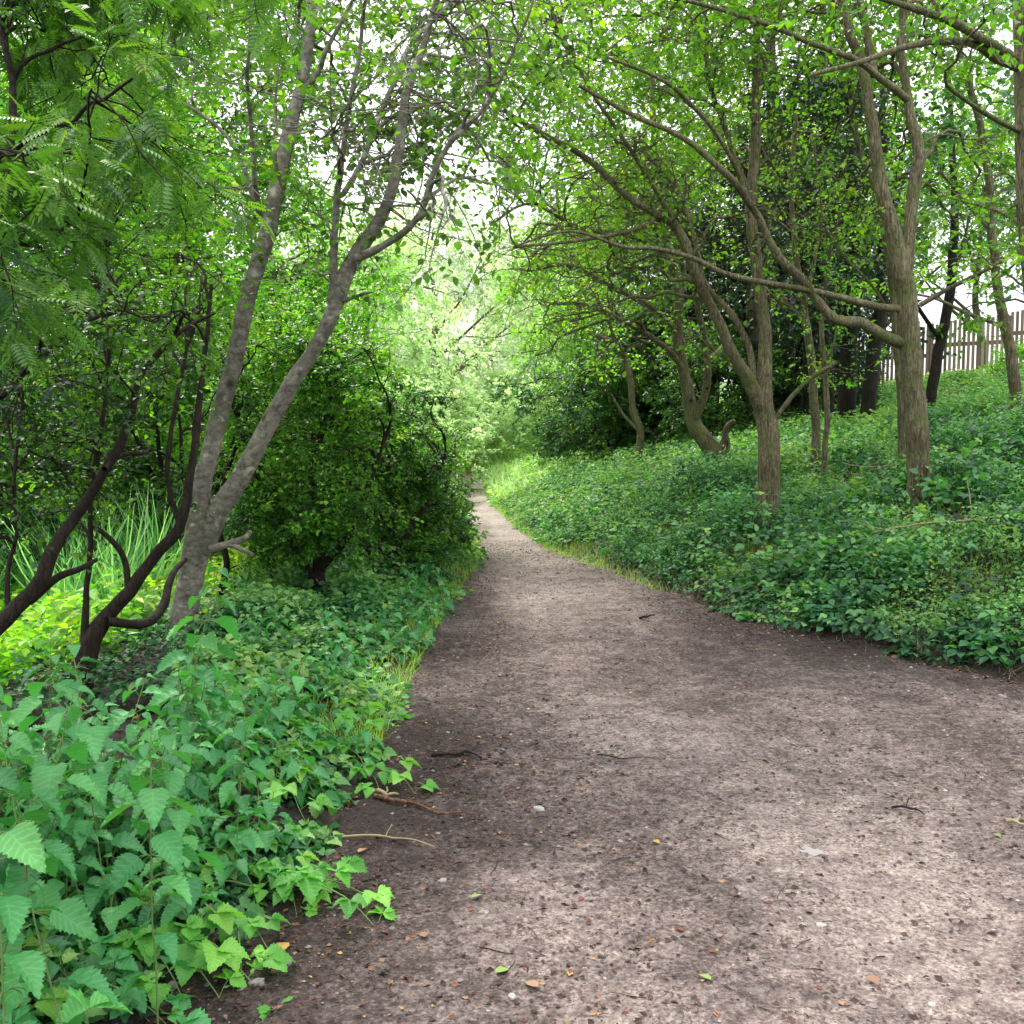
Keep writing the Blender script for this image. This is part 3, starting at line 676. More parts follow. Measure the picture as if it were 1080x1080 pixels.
cover('distant_undergrowth', 'haze-paled leafy cover on the bank far along the path', 'undergrowth', x, y, (.1 + .35 * np.clip(d / 1.5, 0, 1)) * (.5 + 1. * rng.random(len(x))), 10, .11, M['farbank'], T=LEAF2, tintb=.5, spread=.3)
# grass and thin stalks
x, y, d = bankpts(26000, 5.5, 32, 2.2, 1.3, 1.5)
k = vnoise(x * 1.3, y * 1.3, seed=89) + .5 * np.clip((y - 9) / 5, 0, 1) > .5
x, y, d = x[k], y[k], d[k]
k = rng.random(len(x)) < .25 + .9 * np.clip((y - 8) / 8, 0, 1); x, y = x[k], y[k]
blades('grass_verge', 'short pale green grass along the foot of the bank', x - .12, y, .06 + .14 * rng.random(len(x)), .006, M['grass'], .7, .6)
x, y, d = bankpts(20000, 4, 18, 7)
blades('grass_stalks', 'thin yellow green stalks rising through the bank plants', x, y, (.12 + .5 * rng.random(len(x)) ** 1.5) * np.clip(.15 + d / 1.0, 0, 1), .003, M['grass'], .6, .9)
x, y, d = bankpts(12000, 5, 14, 1.6)
k = vnoise(x * 1.6, y * 1.6, seed=91) > .52; x, y = x[k], y[k]
blades('dry_grass', 'straw coloured dead grass in patches at the foot of the bank', x, y, .05 + .16 * rng.random(len(x)), .004, M['drystalk'], 1.2, .9)
# left verge low plants
def verge(name, label, n, y0, y1, H, nl, size, mat, T, tb, emax=1.7):
    y = y0 + (y1 - y0) * rng.random(n) ** 1.25; e = emax * rng.random(n) ** .9 - .02 + .16 * np.clip(3.4 - y, 0, 2); x = Le(y) - e
    k = (vnoise(x * 2.5, y * 2.5, seed=85) + .4 * np.clip(e / .8, 0, 1) > .5) & ~((y > 3.9) & (y < 9) & (x < -.325 * y)); x, y, e = x[k], y[k], e[k]
    cover(name, label, 'undergrowth', x, y, (.03 + H * np.clip(e / .8, 0, 1)) * (.1 + 1.5 * vnoise(x * 3, y * 3, seed=86)), nl, size, mat, T=T, tintb=tb)
verge('near_verge_undergrowth', 'low toothed herb leaves under the nettles on the near verge', 2400, 1.6, 6, .22, 8, .055, M['bank'], LEAFN, .6)
verge('verge_undergrowth', 'mixed low herb leaves along the left verge below the dark bush', 4200, 5.5, 13, .22, 8, .055, M['bank'], LEAF6, .58)
verge('far_verge_undergrowth', 'haze-paled herb leaves on the left verge near the bend', 2600, 13, 32, .28, 8, .08, M['farbank'], LEAF2, .5, 1.2)
x = -3.2 + 2.0 * rng.random(1500); y = 5.4 + 3.2 * rng.random(1500); k = (x < Le(y) - .7) & ((x > -.33 * y) | (rng.random(len(x)) < .55)); x, y = x[k], y[k]
cover('shaded_undergrowth', 'sparse leaves darkened as in shade around the foot of the grey trunk', 'undergrowth', x, y, .04 + .2 * rng.random(len(x)), 6, .05, M['bank'], T=LEAF6, tintb=.25)  # low tint paints the shade round the trunk into the leaves
n = 9000; y = 5 + 25 * rng.random(n) ** 1.3; x = Le(y) - .9 * rng.random(n) ** 1.5
blades('verge_grass', 'short grass along the left verge', x, y, .06 + .14 * rng.random(n), .006, M['grass'], .6, .6)
# left glade
n = 19000; y = 6.5 + 22 * rng.random(n) ** 1.2; x = Le(y) - 1.9 - 14 * rng.random(n)
k = ~((y < 8.0) & (x > -2.9)); x, y = x[k], y[k]
cover('glade_undergrowth', 'leafy cover coloured sunlit yellow green in the glade behind the dark shrubs', 'undergrowth', x, y, .12 + .4 * rng.random(len(x)), 9, .09, M['bright'], T=LEAF2, tintb=.6, spread=.3)
n = 7500; cx = -3.3 - 6 * rng.random(n); cy = 8.2 + 6 * rng.random(n)
cl = vnoise(cx * 1.1, cy * 1.1, seed=88) > .42; cx, cy = cx[cl], cy[cl]
blades('reeds', 'tall arching bright green sword leaves in the sunlit glade', cx, cy, .7 + .7 * rng.random(len(cx)), .034, M['reed'], .35, .6)
# far grass around the bend
n = 16000; y = 22 + 36 * rng.random(n); x = Le(y) - 1 + rng.uniform(-3, 7, n); k = (x < Le(y)) | (x > Re(y)); x, y = x[k], y[k]
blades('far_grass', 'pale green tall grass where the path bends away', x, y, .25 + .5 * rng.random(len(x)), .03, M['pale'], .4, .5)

# ------------------------------------------------------------------ nettles near the camera
def make_nettle(H, seed, leaf=.10, nodes=7, tassel=True, tilt=.12):
    r = np.random.default_rng(seed)
    K = 9; st = [np.zeros(3)]; d = unit(np.array([r.normal() * tilt, r.normal() * tilt, 1.]))
    for i in range(K - 1):
        d = unit(d + r.normal(size=3) * .05); st.append(st[-1] + d * H / (K - 1))
    st = np.array(st)
    BS = MB(); BF = MB(); BQ = MB(); uvs = []
    tubes(BS, st, np.linspace(.0035, .0015, K), 6, .5)
    P_, A_, N_, S_, T_ = [], [], [], [], []
    az = r.random() * 6
    for i in range(nodes):
        t = .22 + .78 * (i / (nodes - 1)) ** .8; x = t * (K - 1) * .999; q = int(x); p = st[q] + (st[min(q + 1, K - 1)] - st[q]) * (x - q)
        az += pi / 2 + r.normal() * .2
        prof = math.sin(pi * min(1, .25 + .75 * (1 - (t - .2)))) if t > .6 else 1
        s = leaf * (1.0 if t < .8 else 1.0 - (t - .8) * 2.8) * r.uniform(.8, 1.15)
        for k_ in (0, 1):
            a = az + k_ * pi + r.normal() * .12
            el = .25 if t < .85 else .75
            el += r.normal() * .18
            dr = np.array([cos(a) * cos(el), sin(a) * cos(el), sin(el)])
            pet = .35 * s; e = p + dr * pet
            tubes(BS, np.array([p, p + dr * pet * .5 + (0, 0, .002), e]), np.array([.0012, .001, .0009]), 4, .5)
            ax = unit(dr * np.array([1, 1, .35]) + np.array([0, 0, -.15 - .55 * r.random()]))
            P_.append(e); A_.append(ax); N_.append(unit(np.array([0, 0, 1.]) + r.normal(size=3) * .28)); S_.append(s); T_.append(np.clip(.45 + .25 * (t - .5) + r.normal() * .14, 0, 1))
            if tassel and .35 < t < .95:
                for m_ in range(3):
                    c = [p]; dd = unit(dr * .5 + r.normal(size=3) * .4 + (0, 0, .1))
                    for w_ in range(5): dd = unit(dd + np.array([0, 0, -.35]) + r.normal(size=3) * .15); c.append(c[-1] + dd * s * .11)
                    tubes(BS, np.array(c), np.linspace(.0017, .0009, 6), 4, .5)
    scatter(BF, NL, np.array(P_), np.array(A_), np.array(N_), np.array(S_), np.array(T_))
    root = empty('nettle_plant')
    BS.build('stem', M['stem'], root)
    f = BF.build('foliage', M['nettle'], root)
    at = f.data.attributes.new('luv', 'FLOAT_VECTOR', 'POINT'); at.data.foreach_set('vector', np.tile(NUV, (len(P_), 1)).astype(np.float32).ravel())
    return root
tall = [make_nettle(1.0, s, .125, 11) for s in (1, 2, 3, 4, 13)]
midn = [make_nettle(.62, s, .105, 8, s % 2 == 0, .2) for s in (5, 6, 7, 8, 14)]
low = [make_nettle(.26, s, .085, 5, False, .4) for s in (9, 10, 11, 12)]
def make_bramble(seed, n=9, H=.3, leaf=.085, lm='herb'):
    r = np.random.default_rng(seed); BS = MB(); BF = MB(); Ps, As, Ns, Ss, Ts = [], [], [], [], []
    for c_ in range(3):
        a0 = r.random() * 6.28; d = unit(np.array([cos(a0) * .7, sin(a0) * .7, 1.])); st = [np.zeros(3)]
        for q in range(9): d = unit(d + np.array([cos(a0) * .12, sin(a0) * .12, -.24]) + r.normal(size=3) * .06); st.append(st[-1] + d * H * .22)
        st = np.array(st); tubes(BS, st, np.linspace(.0028, .0012, len(st)), 6, .5)
        for k in range(n // 3 + 2):
            t = .2 + .8 * k / (n // 3 + 1); x = t * (len(st) - 1) * .999; i = int(x); p = st[i] + (st[i + 1] - st[i]) * (x - i)
            a = a0 + (1.2 if k % 2 else -1.2) + r.normal() * .3; el = .55; dr = np.array([cos(a) * cos(el), sin(a) * cos(el), sin(el)]); L_ = leaf * r.uniform(.7, 1.2)
            e = p + dr * L_ * .8; tubes(BS, np.array([p, (p + e) / 2 + (0, 0, .004), e]), np.array([.0012, .001, .0009]), 4, .5)
            tn = np.clip(.55 + r.normal() * .2, 0, 1)
            for da, ss in ((0, 1.), (1.25, .82), (-1.25, .82)):
                aa = a + da; Ps.append(e + np.array([cos(aa), sin(aa), 0]) * .004); As.append(np.array([cos(aa), sin(aa), -.15 + r.normal() * .15])); Ns.append(np.array([0, 0, 1.]) + r.normal(size=3) * .2); Ss.append(L_ * ss); Ts.append(tn)
    scatter(BF, NW, np.array(Ps), np.array(As), np.array(Ns), np.array(Ss), np.array(Ts))
    root = empty('bramble_plant'); BS.build('stem', M['stem'], root); f = BF.build('foliage', M[lm], root)
    at = f.data.attributes.new('luv', 'FLOAT_VECTOR', 'POINT'); at.data.foreach_set('vector', np.tile(NWUV, (len(Ps), 1)).astype(np.float32).ravel())
    return root
bram = [make_bramble(s, lm='herb' if s % 2 else 'nettle') for s in (31, 32, 33, 34)]
used = set(); pc = {}
def put(protos, x, y, s, **kw):
    pc[id(protos)] = pc.get(id(protos), 0) + 1; o = protos[pc[id(protos)] % len(protos)]; loc = (x, y, float(hgt(x, y)) - .01); rz = rng.random() * 2 * pi
    if o.name not in used:
        used.add(o.name); o.location = loc; o.rotation_euler = (0, 0, rz); o.scale = (s, s, s); tag(o, **kw); return o
    return dup(o, loc, rz, s, **kw)
def nettle_at(px, Y, s, protos, label):
    """a plant standing at distance Y, near photo column px"""
    X = (px - 540) / F * Y; put(protos, X, Y, s, label=label, cat='nettle', group='nettles at the near verge')
for px, Y, s, lab in [(-20, 2.05, .93, 'tallest nettle in the near corner with long drooping toothed leaves'), (75, 2.25, .98, 'tall nettle with a pale leafy tip above the corner clump'),
                      (150, 2.6, .84, 'upright nettle with flower tassels beside the path edge'), (20, 2.7, 1.0, 'tall nettle just behind the tallest corner one'),
                      (100, 3.1, .95, 'tall nettle in front of the bare soil patch'), (165, 4.0, 1.05, 'lone tall nettle with dark leaves in front of the grey trunk'),
                      (195, 3.1, .84, 'nettle with pale tassels in the middle of the clump'), (40, 3.5, .85, 'nettle at the back of the clump near the dark stems'),
                      (-60, 2.5, .95, 'tall nettle half outside the frame'), (240, 3.5, .74, 'shorter nettle leaning towards the path')]:
    nettle_at(px, Y, s, tall, lab)
zone = {'mid': 'knee high nettle in the thick of the clump beside the path', 'far': 'knee high nettle on the verge in front of the grey trunk', 'low': 'low young nettle sprouting at the edge of the bare path', 'lf': 'low young nettle along the verge below the dark bush'}
c = 0
while c < 46:
    Y = rng.uniform(1.9, 4.6); e = rng.uniform(.30, 1.15); X = float(Le(Y)) - e
    if X / Y * F + 540 < -120 or (Y > 3.9 and X < -.34 * Y): continue
    put(midn, X, Y, rng.uniform(.7, 1.15) * min(1, .5 + e), label=zone['mid'], cat='nettle', group='knee high nettles of the near clump'); c += 1
c = 0
while c < 20:
    Y = rng.uniform(4.6, 8); e = rng.uniform(.3, 1.5); X = float(Le(Y)) - e
    if X < -.325 * Y: continue
    put(midn, X, Y, rng.uniform(.5, .85) * min(1, .4 + e), label=zone['far'], cat='nettle', group='knee high nettles before the grey trunk'); c += 1
c = 0
while c < 60:
    Y = rng.uniform(2.2, 5.2); e = rng.uniform(.0, .5) + .1 * sin(Y * 5) + .16 * max(0, 3.4 - Y); X = float(Le(Y)) - e
    if c % 2: put(bram, X - .03, Y, rng.uniform(.6, 1.1), label='low bramble with toothed three part leaves at the edge of the bare path', cat='bramble', group='brambles at the near path edge')
    else: put(low, X, Y, rng.uniform(.45, 1.2), label=zone['low'], cat='nettle', group='young nettles at the near path edge')
    c += 1
c = 0
while c < 45:
    Y = rng.uniform(5.2, 11); e = rng.uniform(.0, .6); X = float(Le(Y)) - e
    put(low, X, Y, rng.uniform(.6, 1.3), label=zone['lf'], cat='nettle', group='young nettles along the far verge'); c += 1

bigb = make_bramble(77, 6, .55, .13, 'nettle')
bigb.location = (-1.02, 1.72, float(hgt(-1.02, 1.72)) - .01); tag(bigb, 'large leaved bramble lowest in the near corner', 'bramble')
big2 = dup(bigb, (-1.2, 1.95, float(hgt(-1.2, 1.95)) - .01), 2.1, .9, label='large leaved bramble half hidden under the tallest nettle', cat='bramble')
# ------------------------------------------------------------------ left trees
make_tree('grey_barked_tree', 'smooth grey barked tree forking low into two leaning trunks on the left', 'tree', [
    (7.4, 7.4, [(190, 672, 29.2), (199, 620, 27.5), (210, 565, 28.4), (211, 515, 21.5), (219, 485, 18.9), (232, 435, 18.9), (246, 385, 18.1), (266, 300, 17.2), (286, 225, 17.2), (303, 140, 14.6), (322, 70, 11.2), (334, -20, 8.6), (345, -120, 5.2)]),
    (7.4, 7.0, [(212, 580, 23.2), (233, 537, 22.4), (256, 502, 20.6), (281, 455, 18.9), (306, 410, 17.2), (333, 362, 15.5), (350, 325, 16.3), (368, 282, 16.3), (396, 240, 13.8), (412, 205, 12.0), (422, 140, 10.3), (432, 85, 8.6), (455, 30, 6.9), (475, -60, 5.2)]),
    (7.2, 6.8, [(350, 318, 10.3), (352, 270, 7.7), (356, 205, 6.9), (365, 130, 5.2), (380, 50, 4.3), (400, -60, 3.4)]),
    (7.1, 6.6, [(376, 272, 9.5), (405, 258, 7.7), (440, 232, 6.9), (456, 190, 6.0), (478, 150, 5.2), (510, 115, 4.3), (540, 55, 3.4), (560, 0, 2.6)]),
    (7.1, 7.6, [(362, 205, 6.0), (385, 165, 6.0), (410, 100, 5.2), (430, 50, 4.3), (470, 10, 3.4)]),
    (7.4, 6.4, [(274, 230, 6.9), (266, 165, 5.2), (262, 90, 4.3), (264, 20, 3.4)]),
    (7.4, 7.0, [(272, 222, 5.2), (250, 160, 4.3), (215, 122, 3.4), (165, 95, 2.6), (110, 70, 1.7)]),
    (7.4, 7.1, [(316, 100, 6.9), (335, 75, 6.0), (343, 55, 5.2), (372, 0, 3.4)]),
    (7.2, 7.2, [(222, 580, 10.3), (240, 574, 7.7), (255, 568, 6.9), (262, 560, 4.3)]),
    (7.2, 7.1, [(240, 574, 6.0), (255, 580, 5.2), (267, 585, 3.4)]),
    (7.2, 7.0, [(360, 318, 4.3), (380, 310, 3.4), (392, 308, 1.7)]),
    (7.2, 6.9, [(300, 200, 6.0), (292, 170, 4.3), (290, 120, 3.4), (296, 40, 2.6)]),
], [(box(210, 580, -160, 130, 7.3, 9.5, 34), .75, {}), (box(360, 560, 20, 220, 7.2, 9, 12), .55, {'nleaf': 4, 'thick': 1.2}), (box(100, 320, -60, 130, 7.8, 9.5, 12), .6, {}), (box(330, 545, -30, 230, 5.8, 8.2, 22), .7, {'nleaf': 1, 'thick': 1.5, 'kinkw': .12}), (box(230, 330, 60, 300, 6.6, 7.3, 5), .45, {'nleaf': 2, 'thick': 1.2, 'kinkw': .12})],
    M['greybark'], M['canopy'], leaf=LEAF6, size=.06, nsub=6, ntwig=5, nleaf=5, base_tint=.45, flare=1.25, lump=.07)

0 and make_tree('dead_stick', 'reddish dead branch hung in the fork of the grey trunk', 'branch', [
    (7.25, 7.25, [(258, 492, 6), (248, 460, 6), (243, 425, 5), (248, 380, 5), (240, 345, 4), (222, 318, 3)])],
    [], M['redbark'], M['canopy'], base=True)

def leaning_shrub(name, label, limbs, clusters, bark, leafm, **kw):
    kw.setdefault('lump', .24)
    return make_tree(name, label, 'shrub', limbs, clusters, bark, leafm, **kw)
leaning_shrub('dark_stemmed_shrub', 'dark many stemmed shrub with reddish leaning stems left of the grey trunk', [
    (6.3, 6.6, [(82, 722, 24.6), (95, 680, 21.3), (112, 652, 18.0), (140, 620, 13.9), (165, 585, 12.3), (190, 555, 10.7), (200, 500, 9.0), (208, 440, 7.4), (215, 380, 5.7), (225, 300, 3.3)]),
    (6.3, 7.3, [(112, 655, 10.7), (150, 658, 9.8), (170, 640, 9.0), (183, 605, 6.6), (196, 590, 4.1)]),
    (6.3, 6.6, [(88, 700, 11.5), (92, 640, 6.6), (95, 580, 5.7), (98, 520, 4.9), (110, 440, 4.1), (118, 330, 3.3), (110, 230, 2.5)]),
    (6.4, 6.4, [(135, 620, 7.4), (132, 590, 6.6), (118, 568, 5.7), (100, 555, 4.1)]),
    (6.5, 6.8, [(190, 555, 6.6), (178, 500, 5.7), (185, 430, 4.9), (200, 360, 3.3)]),
], [(box(60, 200, 120, 420, 6, 8.5, 22), .5, {}), (box(190, 270, 120, 400, 8.1, 9.2, 8), .45, {}), (box(40, 160, 380, 540, 6.2, 8, 9), .4, {'nleaf': 4})],
    M['darkbark'], M['canopy'], leaf=LEAF6, size=.045, nsub=6, ntwig=5, nleaf=6, base_tint=.35)
leaning_shrub('leaning_dark_shrub', 'black leaning stem rising from the left edge with a tangle of thin branches', [
    (5.4, 6.2, [(-60, 720, 20.4), (-20, 680, 18.7), (15, 645, 17.0), (45, 612, 15.3), (60, 575, 13.6), (80, 545, 11.9), (110, 495, 10.2), (135, 445, 8.5), (150, 395, 6.8), (190, 350, 5.1), (230, 330, 2.5)]),
    (5.7, 5.9, [(30, 635, 10.2), (60, 610, 8.5), (85, 600, 6.8), (102, 590, 4.2)]),
    (5.6, 5.9, [(10, 650, 6.8), (8, 600, 5.1), (18, 560, 4.2), (15, 500, 3.4), (25, 420, 2.5)]),
    (5.8, 6.2, [(110, 495, 6.8), (128, 480, 5.1), (150, 478, 3.4)]),
    (5.6, 6.6, [(0, 420, 6.8), (40, 380, 6.0), (75, 345, 5.1), (120, 330, 3.4), (150, 335, 2.5)]),
], [(box(-80, 160, 250, 500, 5.0, 7.5, 26), .5, {}), (box(-80, 60, 400, 600, 5, 6.5, 6), .35, {'nleaf': 4})],
    M['darkbark'], M['shrub'], leaf=LEAF6, size=.042, nsub=6, ntwig=5, nleaf=6, base_tint=.4)
# rowan overhead
make_tree('rowan_tree', 'rowan with feathery pinnate leaves hanging in from the top corner', 'tree', [
    (3.6, 4.0, [(-160, 760, 50), (-150, 500, 44), (-120, 250, 38), (-100, 60, 30), (-60, -150, 22)]),
    (3.7, 4.4, [(-120, 260, 20), (-60, 200, 14), (5, 170, 9), (12, 90, 7), (0, 30, 5)]),
    (3.8, 4.6, [(-90, 0, 20), (0, -60, 14), (110, -60, 10), (240, -30, 7), (300, -10, 4)]),
    (3.7, 4.2, [(-130, 350, 14), (-70, 300, 9), (0, 260, 6), (40, 260, 4)]),
], [(box(-60, 175, -120, 170, 3.4, 5.6, 19), .48, {}), (box(-90, 55, 150, 300, 3.2, 4.4, 9), .38, {}), (box(180, 300, -100, 10, 3.6, 5, 4), .35, {})],
    M['darkbark'], M['rowan'], leaf=PINN, size=.125, nsub=5, ntwig=4, nleaf=4, base_tint=.45, droop=.1)
make_tree('young_rowan', 'shaded blue green rowan branch drooping at the left edge', 'tree', [
    (3.0, 3.3, [(-330, 900, 36), (-300, 600, 30), (-250, 380, 24), (-200, 200, 12)]),
    (3.1, 3.4, [(-270, 420, 14), (-150, 300, 10), (-60, 280, 7), (20, 300, 4)]),
], [(box(-80, 25, 230, 350, 3.0, 3.8, 4), .25, {})],
    M['darkbark'], M['teal'], leaf=PINN, size=.11, nsub=4, ntwig=3, nleaf=3, base_tint=.4, droop=.15)

# the dense bush right of the grey trunk
def bush(name, label, stems, boxes, mat, bark='darkbark', cat='bush', **kw):
    return make_tree(name, label, cat, stems, boxes, M[bark], mat, **kw)
bush('hawthorn_bush', 'big dense dark bush with bright outer leaves behind the grey trunk', [
    (9.0, 9.4, [(335, 610, 13), (340, 560, 11), (330, 500, 9), (345, 440, 6), (350, 380, 4)]),
    (9.0, 9.0, [(330, 610, 9), (300, 560, 8), (270, 500, 6), (250, 440, 4)]),
    (9.0, 8.8, [(338, 600, 9), (370, 560, 8), (390, 510, 6), (410, 450, 4)]),
    (9.0, 9.0, [(232, 640, 9), (238, 590, 7), (230, 540, 6), (250, 470, 4)]),
], [(box(255, 400, 520, 600, 8.1, 8.9, 14), .3, {}), (box(240, 400, 350, 470, 8.2, 10.6, 46), .42, {'base_tint': .68}), (box(250, 430, 325, 420, 8.2, 10.6, 10), .22, {'base_tint': .8}), (box(235, 400, 440, 585, 8.2, 10.4, 34), .4, {'nleaf': 5})],  # upper clusters tinted lighter: light from above put into the leaf colour
    M['hedge'], leaf=LEAF6, size=.042, nsub=7, ntwig=6, nleaf=7, base_tint=.55)
bush('privet_bush', 'dark arching bush crowding the path just past the grey trunk', [
    (10.6, 11, [(400, 600, 10), (405, 560, 8), (410, 510, 6), (415, 460, 4)]),
    (10.6, 10.6, [(402, 598, 8), (430, 560, 6), (455, 520, 5), (470, 480, 3)]),
    (10.6, 10.2, [(398, 600, 7), (375, 560, 6), (360, 520, 4)]),
], [(box(370, 430, 420, 520, 9.8, 12, 28), .4, {}), (box(400, 466, 480, 590, 10, 12, 26), .34, {}), (box(455, 490, 520, 600, 10.8, 12, 10), .25, {}), (box(390, 488, 395, 560, 9.8, 12, 12), .22, {'nleaf': 5})],
    M['hedge'], leaf=LEAF6, size=.042, nsub=7, ntwig=6, nleaf=7, base_tint=.5)
bush('overhanging_bush', 'small ragged bush leaning over the path edge at the end of the dark thicket', [
    (13, 13.4, [(462, 585, 7), (465, 550, 6), (472, 510, 4), (478, 480, 3)]),
    (13, 13, [(464, 583, 6), (480, 560, 5), (492, 540, 3)]),
], [(box(438, 474, 455, 560, 12.4, 15, 22), .42, {}), (box(478, 494, 550, 595, 12, 13.5, 6), .22, {})],
    M['hedge'], leaf=LEAF6, size=.05, nsub=6, ntwig=6, nleaf=6, base_tint=.6)

# ------------------------------------------------------------------ right trees
make_tree('forked_brown_tree', 'brown trunked tree nearest the path whose lower stem arches out over it', 'tree', [
    (11.4, 11.6, [(808, 537, 24.3), (811, 490, 22.5), (811, 455, 22.5), (805, 425, 21.6), (806, 390, 16.2), (807, 345, 13.5), (801, 300, 12.6), (793, 240, 11.7), (792, 200, 10.8), (797, 160, 10.8), (797, 100, 9.0), (798, 25, 7.2), (790, -80, 5.4)]),
    (11.4, 10.4, [(803, 430, 16.2), (788, 400, 14.4), (772, 372, 11.7), (755, 330, 10.8), (738, 300, 10.8), (716, 245, 9.9), (700, 230, 8.1), (665, 210, 7.2), (615, 165, 6.3), (570, 140, 5.4), (535, 118, 3.6)]),
    (11.4, 12, [(795, 400, 7.2), (788, 365, 7.2), (770, 330, 6.3), (745, 300, 5.4), (735, 260, 4.5), (720, 210, 3.6)]),
    (11.4, 11.2, [(812, 450, 5.4), (826, 428, 5.4), (840, 412, 4.5), (862, 395, 4.5), (884, 382, 4.5)]),
    (11.0, 10.4, [(716, 243, 5.4), (690, 200, 4.5), (660, 150, 4.5), (620, 90, 3.6), (590, 30, 2.7)]),
    (11.5, 11.8, [(792, 205, 5.4), (770, 150, 5.4), (748, 85, 4.5), (745, 20, 3.6)]),
    (11.6, 12, [(797, 110, 4.5), (812, 50, 4.5), (830, -20, 3.6)]),
    (10.9, 9.8, [(700, 230, 4.5), (660, 245, 4.5), (600, 255, 3.6), (545, 260, 2.7)]),
], [(box(520, 800, -170, 60, 10, 13.5, 24), .9, {}), (box(520, 760, 40, 240, 9, 12.5, 15), .6, {'nleaf': 4}), (box(520, 860, 60, 330, 10, 14, 38), .85, {'nleaf': 1, 'nsub': 7, 'thick': 1.5, 'kinkw': .12}), (box(480, 640, -60, 150, 9, 12, 12), .75, {'thick': 1.3}), (box(540, 800, -200, 100, 12, 16, 12), .9, {}), (box(700, 900, -130, 120, 10, 13, 12), .8, {})],
    M['brownbark'], M['canopy'], leaf=LEAF6, size=.062, nsub=7, ntwig=5, nleaf=5, base_tint=.55, flare=1.2, kinkw=.07)
make_tree('upright_brown_tree', 'straight ridged brown trunk in front of the picket fence with long low limbs', 'tree', [
    (10.6, 10.6, [(968, 496, 22.8), (966, 450, 22.8), (962, 400, 21.8), (959, 350, 21.8), (957, 320, 20.9), (951, 280, 19.0), (941, 238, 16.1), (928, 190, 14.2), (919, 130, 12.3), (908, 65, 10.4), (892, 20, 8.5), (880, -60, 6.6), (870, -160, 4.8)]),
    (10.6, 10.8, [(955, 290, 14.2), (960, 245, 13.3), (963, 200, 12.3), (970, 160, 12.3), (958, 112, 9.5), (952, 55, 7.6), (953, -10, 6.6), (960, -100, 4.8)]),
    (10.6, 9.6, [(952, 362, 12.3), (935, 355, 11.4), (910, 341, 11.4), (882, 337, 10.4), (862, 318, 9.5), (848, 298, 9.5), (820, 268, 8.5), (800, 230, 7.6), (790, 214, 7.6), (775, 193, 7.6), (745, 165, 6.6), (715, 143, 5.7), (665, 120, 4.8), (610, 90, 3.8)]),
    (10.6, 9.2, [(950, 326, 7.6), (925, 323, 7.6), (880, 312, 6.6), (840, 304, 6.6), (800, 297, 5.7), (765, 289, 5.7), (730, 272, 4.8), (690, 262, 4.8), (655, 260, 3.8), (600, 244, 2.8), (540, 260, 1.9)]),
    (10.6, 10.2, [(970, 322, 5.7), (1000, 305, 4.8), (1020, 295, 4.8), (1048, 280, 3.8), (1085, 262, 2.8)]),
    (10.6, 9.4, [(957, 105, 7.6), (925, 80, 6.6), (900, 62, 6.6), (860, 47, 5.7), (800, 22, 4.8), (720, 0, 3.8), (640, -10, 2.8)]),
    (10.6, 11, [(922, 80, 8.5), (914, 40, 7.6), (908, 0, 6.6), (905, -80, 4.8)]),
    (10.2, 9.4, [(790, 214, 5.7), (770, 165, 4.8), (740, 120, 4.8), (700, 85, 3.8), (640, 60, 2.8)]),
], [(box(780, 1080, -160, 60, 10.3, 13, 24), .85, {}), (box(620, 860, -100, 110, 9.6, 12, 13), .65, {}), (box(840, 1080, 60, 260, 10.8, 13, 16), .6, {'nleaf': 3, 'thick': 1.2})],
    M['brownbark'], M['canopy'], leaf=LEAF6, size=.064, nsub=7, ntwig=5, nleaf=5, base_tint=.5, flare=1.12)
make_tree('bent_tree', 'gnarled bent trunk with broken stubs at its foot further along the bank', 'tree', [
    (16, 16, [(757, 495, 20), (752, 478, 20), (742, 462, 17), (732, 446, 16), (727, 420, 13), (722, 395, 12), (716, 360, 11), (715, 300, 10), (707, 270, 9), (697, 220, 8), (690, 160, 7), (688, 80, 5)]),
    (16, 15, [(730, 448, 9), (738, 430, 9), (745, 405, 8), (744, 365, 7), (736, 320, 6), (730, 280, 5), (690, 235, 4), (640, 215, 3)]),
    (16, 15.8, [(755, 480, 9), (763, 465, 7), (766, 450, 5), (774, 443, 4)]),
    (16, 16, [(757, 488, 6), (768, 472, 5), (766, 455, 3)]),
    (16, 14.5, [(722, 392, 6), (700, 365, 6), (660, 340, 5), (620, 322, 4), (580, 320, 3)]),
    (16, 14.5, [(716, 350, 6), (680, 320, 6), (640, 300, 5), (600, 280, 4), (560, 285, 3)]),
    (16, 17, [(744, 380, 5), (758, 370, 4), (768, 355, 4)]),
    (16, 14, [(708, 272, 5), (670, 250, 5), (610, 240, 4), (560, 215, 3), (520, 235, 2)]),
], [(box(520, 760, 60, 330, 12.5, 18, 44), .85, {'nleaf': 5}), (box(530, 740, 200, 380, 13, 17, 22), .8, {'nleaf': 1, 'thick': 1.5, 'kinkw': .12}), (box(540, 780, -60, 120, 13, 18, 12), .9, {})],
    M['brownbark'], M['canopy'], leaf=LEAF2, size=.085, nsub=6, ntwig=5, nleaf=5, base_tint=.6, flare=1.3)
